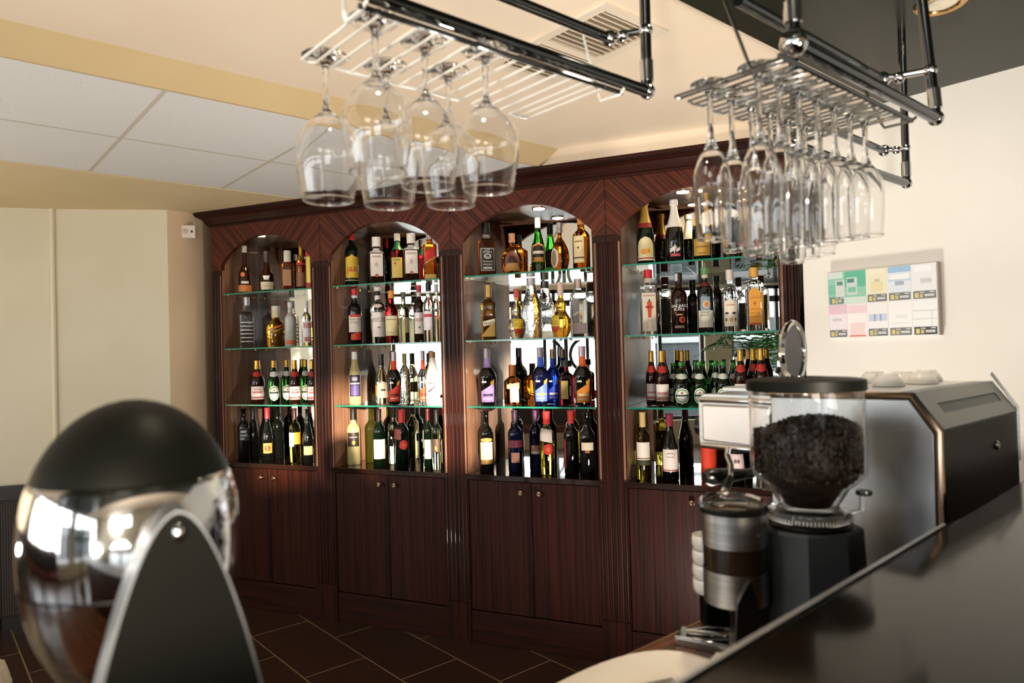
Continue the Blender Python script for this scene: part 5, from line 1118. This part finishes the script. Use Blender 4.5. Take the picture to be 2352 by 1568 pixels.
m.add(front+fi, [(i, i+1, n+i+1, n+i) for i in range(n-1)], ALU)
m.build('arch_rim', t, fix=False, ang=40)
m = MB(); ctr = []
half = (n-1)//2
for i in range(half): 
    a_, b_, c_, d_ = inner[i], inner[n-1-i], inner[n-2-i], inner[i+1]
    for dd in (-.002, -.0395): m.add([P(*a_, dd), P(*b_, dd), P(*c_, dd), P(*d_, dd)], [(0, 1, 2, 3)], pbr('juicer_dark_panel', '#090a08', .4, spec=.1))
m.build('arch_panel', t, fix=False, smooth=False)
q = P(0, at_depth(418, 1228, .525).z, .001)
MB().ball(q, .0075, CHROME, 14, 8, (.6, .6, 1)).build('pivot_bolt', t)
m = MB(); q0 = P(0, apz-.03, -.036); 
m.tube([q0, (q0[0]*.3, q0[1]*.3, q0[2])], .012, CHROME, 14); m.build('pivot_arm', t)
c4 = [P(-hw_at(zb0)*1.02, 0, .03), P(hw_at(zb0)*1.02, 0, .03), P(hw_at(zb0)*1.02, 0, -.15), P(-hw_at(zb0)*1.02, 0, -.15)]
MB().prism([(p[0], p[1], 0) for p in c4], (0, 0, .02), BLACKS).build('base', t, bevel=.004)

# ------------------------------------------------------------------ things lying on the work counter
p = at_z(1430, 1560, CT); 
t = thing('serving_tray', 'large white oval tray at the bottom edge, on the work counter', 'tray', (-.640, .735, CT), math.radians(92))
m = MB(); rings = [(1., .012), (.985, .015), (.95, .013), (.86, .005), (.5, .004), (.001, .004)]; seg = 48; vs = []; fs = []
for sc_, z in [(.86, 0)]+rings:
    for k in range(seg):
        a_ = 2*PI*k/seg; e_ = (abs(math.cos(a_))**2.6+abs(math.sin(a_))**2.6)**(-1/2.6); vs.append((  .205*sc_*e_*math.cos(a_), .112*sc_*e_*math.sin(a_), z))
for i in range(len(rings)):
    for k in range(seg): a_, b_ = i*seg+k, i*seg+(k+1) % seg; fs.append((a_, b_, b_+seg, a_+seg))
fs.append(tuple(reversed(range(seg)))); m.add(vs, fs, pbr('cream_melamine', '#f8f0e4', .3)); m.build('tray_body', t, ang=60)
o = MB().box((-.045, -.006, 0), (.045, .006, .004), paint('#9a948e', .35, .6)).build('butter_knife', None, loc=(-.655, .80, CT+.0125), rz=math.radians(68), bevel=.001); tag(o, 'flat grey blade lying on the white oval tray', 'knife')
o = MB().prism([(-.05, -.03, 0), (.03, -.04, 0), (.05, .02, 0), (-.02, .045, 0)], (0, 0, .001), paint('#f2e6d2', .7)).build('paper_napkin', None, loc=(-.625, .83, CT+.0055), smooth=False); tag(o, 'cream paper napkin lying flat on the oval tray', 'napkin')
c1 = at_z(1655, 1480, CT)
t = thing('chrome_tongs', 'chrome ice tongs lying open on paper slips, behind the oval tray', 'tongs', (c1.x, c1.y, CT), math.radians(40))
for s in (-1, 1): MB().tube([(-.055, 0, .02), (-.02, .010*s, .022), (.03, .014*s, .018), (.055, .012*s, .014)], [.0035, .004, .004, .006], CHROME, 8).build('arm', t)
t = thing('cash_clip_box', 'small chrome hinged box among slips below the doser', 'box', (c1.x-.015, c1.y-.02, CT), math.radians(20))
MB().box((-.045, -.022, 0), (.045, .022, .014), STEEL).build('box_body', t, bevel=.002); MB().box((-.046, -.023, .0145), (.046, .023, .017), CHROME).build('lid', t, bevel=.001)
for k, (dx, dy, rz, colr, lab) in enumerate([(.055, .035, 30, '#ded6c8', 'white paper slip nearest the bar edge below the grinder'), (-.02, .085, -20, '#d8c2a8', 'beige sachet lying under the chrome doser'), (.03, .09, 55, '#e2cdb8', 'pinkish paper slip standing against the grinder fork'), (.05, -.05, 15, '#e6dccf', 'white paper slip beside the oval tray end')]):
    o = MB().prism([(-.03, -.018, 0), (.03, -.02, 0), (.031, .018, .006), (-.028, .019, .003)], (0, 0, .0008), paint(colr, .6)).build('paper_slip', None, loc=(c1.x+dx, c1.y+dy, CT+.001), rz=math.radians(rz), smooth=False); tag(o, lab, 'paper slip', 'slips on the work counter')
# pleated pouf at the far left edge
c2 = at_z(-160, 1580, .40)
t = thing('pleated_stool', 'cream pleated round stool cut by the lower left edge', 'stool', (c2.x, c2.y, 0))
m = MB(); seg = 72; vs = []; fs = []
pr = [(.19, .30), (.205, .32), (.21, .37), (.195, .42), (.15, .44), (.06, .447), (.001, .448)]
for r, z in pr:
    for k in range(seg):
        a_ = 2*PI*k/seg; q = r*(1+.025*math.cos(18*a_)*min(1, r/.12)); vs.append((q*math.cos(a_), q*math.sin(a_), z))
for i in range(len(pr)-1):
    for k in range(seg): a_, b_ = i*seg+k, i*seg+(k+1) % seg; fs.append((a_, b_, b_+seg, a_+seg))
fs.append(tuple(reversed(range(seg)))); m.add(vs, fs, noise_mat('cream_fabric', '#d8c8b4', '#e2d4c2', nscale=40, rough=.85)); m.build('cushion', t, ang=60)
for k in range(4):
    a_ = PI/4+PI/2*k; MB().tube([(.13*math.cos(a_), .13*math.sin(a_), .301), (.16*math.cos(a_), .16*math.sin(a_), 0)], [.014, .010], WOOD, 10).build('leg', t)

# ------------------------------------------------------------------ behind the camera, seen in the mirrors and chrome
t = thing('potted_palm', 'tall green palm by the windows, reflected in the rightmost cabinet mirror', 'plant', (.50, -2.3, 0))
MB().lathe([(.13, 0), (.18, .30), (.19, .34), (.17, .34), (.16, .30)], paint('#5a3a28', .5), 24, close=False).build('pot', t)
m = MB(); m.lathe([(.16, .29), (.001, .295)], paint('#1e150e', .9), 20, close=False); m.build('soil', t)
m = MB()
for k in range(5): m.tube([(.03*math.cos(k*1.26), .03*math.sin(k*1.26), .29), (.05*math.cos(k*1.26), .05*math.sin(k*1.26), 1.1)], .014, paint('#4c4a2c', .7), 8)
m.build('stem', t)
LEAF = pbr('palm_leaf', '#2f6a1e', .4)
for k in range(13):
    a_ = 2.4*k; rl = random.uniform(.55, .85); hz = random.uniform(.25, .62); m = MB(); N = 16; prev = None
    for i in range(N+1):
        s_ = i/N; c = Vector((math.cos(a_)*rl*s_, math.sin(a_)*rl*s_, 1.05+hz*math.sin(s_*PI*.8)*1.1))
        if prev is not None and i > 1:
            side_ = Vector((-math.sin(a_), math.cos(a_), 0)); L_ = .26*math.sin(PI*min(1, s_*.9+.08))
            for sg in (-1, 1):
                tip = c+side_*sg*L_*.8+(c-prev).normalized()*L_*.6+Vector((0, 0, -.35*L_)); wv = (c-prev).normalized()*.014
                m.add([c-wv, c+wv, (c+tip)/2+wv*.9+Vector((0, 0, .01)), tip, (c+tip)/2-wv*.9+Vector((0, 0, .01))], [(0, 1, 2, 4), (2, 3, 4)], LEAF)
        prev = c
    m.build('frond', t, fix=False)
t = thing('window_bench', 'long dark bench with maroon padded back in front of the windows, seen only in mirrors', 'bench', (-2.3, -3.2, 0))
MB().box((-1.9, -.02, .40), (1.7, .03, .80), paint('#2a2320', .5)).build('backrest', t, bevel=.01); MB().box((-1.9, -.03, .80), (1.7, .04, .88), paint('#6a1a18', .4)).build('top_pad', t, bevel=.01); MB().box((-1.9, .0, .38), (1.7, .45, .46), paint('#4a1a16', .5)).build('seat', t, bevel=.01)
for xx in (-1.8, -.6, .5, 1.6): MB().box((xx-.03, .02, 0), (xx+.03, .40, .38), BLACKS).build('leg', t)
t = thing('wrought_iron_screen', 'black iron screen with two back-to-back arcs, mirrored in the third cabinet', 'screen', (-2.06, -1.2, 0), math.radians(6))
IR = paint('#15171a', .4); zc_ = CZ-.02
m = MB(); m.box((-.24, -.012, 0), (-.205, .012, 1.62), IR); m.box((.205, -.012, 0), (.24, .012, 1.62), IR); m.box((-.24, -.012, 1.60), (.24, .012, 1.64), IR); m.box((-.24, -.012, 1.12), (.24, .012, 1.15), IR); m.box((-.02, -.011, 1.15), (.02, .011, 1.6), IR)
m.box((-.27, -.12, 0), (-.18, .12, .02), IR); m.box((.18, -.12, 0), (.27, .12, .02), IR); m.build('frame', t, smooth=False)
m = MB()
for sg in (-1, 1):
    for k in range(14):
        a_, b_ = -PI/2+PI*k/14, -PI/2+PI*(k+1)/14
        c_ = (sg*.21, zc_-.04)
        pts = [(c_[0]-sg*r*math.cos(q), 0, c_[1]+r*1.05*math.sin(q)) for q, r in ((a_, .15), (b_, .15), (b_, .185), (a_, .185))]
        m.prism([(x, -.01, z) for x, y, z in pts], (0, .02, 0), IR)
m.build('arc_ornament', t, smooth=False)

# ------------------------------------------------------------------ daylight, lamps, added ceiling fills, camera
wd = bpy.data.worlds.new('overcast_sky'); bpy.context.scene.world = wd; wd.use_nodes = True
bg = wd.node_tree.nodes['Background']; bg.inputs['Color'].default_value = (.93, .97, 1., 1); bg.inputs['Strength'].default_value = 8.0
for (x, y, z), e, sx, dr in (((1.45, .7, .9), 20., .9, (-.62, .25, .75)), ((1.45, -.9, .9), 50., .9, (-.62, .25, .75)), ((-3.05, -1.1, .8), 16., .5, (0, .12, 1)), ((-1.28, 1.80, .08), 31., .3, (-.12, 0, 1))):  # unseen fill lights added to brighten the ceiling, not fittings of the bar
    li = bpy.data.lights.new('added_ceiling_fill', 'AREA'); li.energy = e; li.shape = 'DISK'; li.size = sx; li.color = (1., .915, .81)
    lo = bpy.data.objects.new('added_ceiling_fill', li); C.objects.link(lo); lo.location = (x, y, z); lo.rotation_euler = Vector(dr).to_track_quat('-Z', 'Y').to_euler()
li = bpy.data.lights.new('added_ceiling_spot', 'SPOT'); li.energy = 320.; li.color = (1., .90, .76); li.spot_size = 1.1; li.spot_blend = 1.; li.shadow_soft_size = .12  # unseen spot added to lift the ceiling towards the cabinets
lo = bpy.data.objects.new('added_ceiling_spot', li); C.objects.link(lo); lo.location = (.9, -1.6, 1.0); lo.rotation_euler = (Vector((-1.9, 2.2, 2.4))-lo.location).to_track_quat('-Z', 'Y').to_euler()
for y in (2.1, 1.25, .45):
    li = bpy.data.lights.new('soffit_lamp', 'SPOT'); li.energy = 22.; li.color = (1., .84, .62); li.spot_size = 1.7; li.spot_blend = .7; li.shadow_soft_size = .035
    lo = bpy.data.objects.new('soffit_lamp', li); C.objects.link(lo); lo.location = (-.69, y, ZS-.02)
su = bpy.data.lights.new('sun', 'SUN'); su.energy = 16.; su.angle = math.radians(1.2); su.color = (1., .84, .66)
so = bpy.data.objects.new('sun', su); C.objects.link(so)
el, az = math.radians(7.), math.radians(-30)
so.rotation_euler = (-Vector((math.cos(az)*math.cos(el), math.sin(az)*math.cos(el), math.sin(el)))).to_track_quat('-Z', 'Y').to_euler()
cd = bpy.data.cameras.new('camera'); co_ = bpy.data.objects.new('camera', cd); C.objects.link(co_)
cd.sensor_fit = 'HORIZONTAL'; cd.sensor_width = 36.; cd.lens = F/W*36.; cd.clip_start = .02
co_.matrix_world = Matrix(((rt.x, up.x, -fw.x, 0), (rt.y, up.y, -fw.y, 0), (rt.z, up.z, -fw.z, CZ), (0, 0, 0, 1)))
cd.dof.use_dof = True; cd.dof.focus_distance = 3.5; cd.dof.aperture_fstop = 4.0
sc = bpy.context.scene; sc.camera = co_
sc.view_settings.view_transform = 'Standard'; sc.view_settings.look = 'None'; sc.view_settings.gamma = 1.; sc.view_settings.exposure = 0.
cy = sc.cycles; cy.max_bounces = 14; cy.diffuse_bounces = 4; cy.glossy_bounces = 7; cy.transmission_bounces = 14; cy.transparent_max_bounces = 12
cy.caustics_reflective = False; cy.caustics_refractive = False; cy.sample_clamp_indirect = 8.; cy.use_denoising = True
bpy.context.view_layer.update()
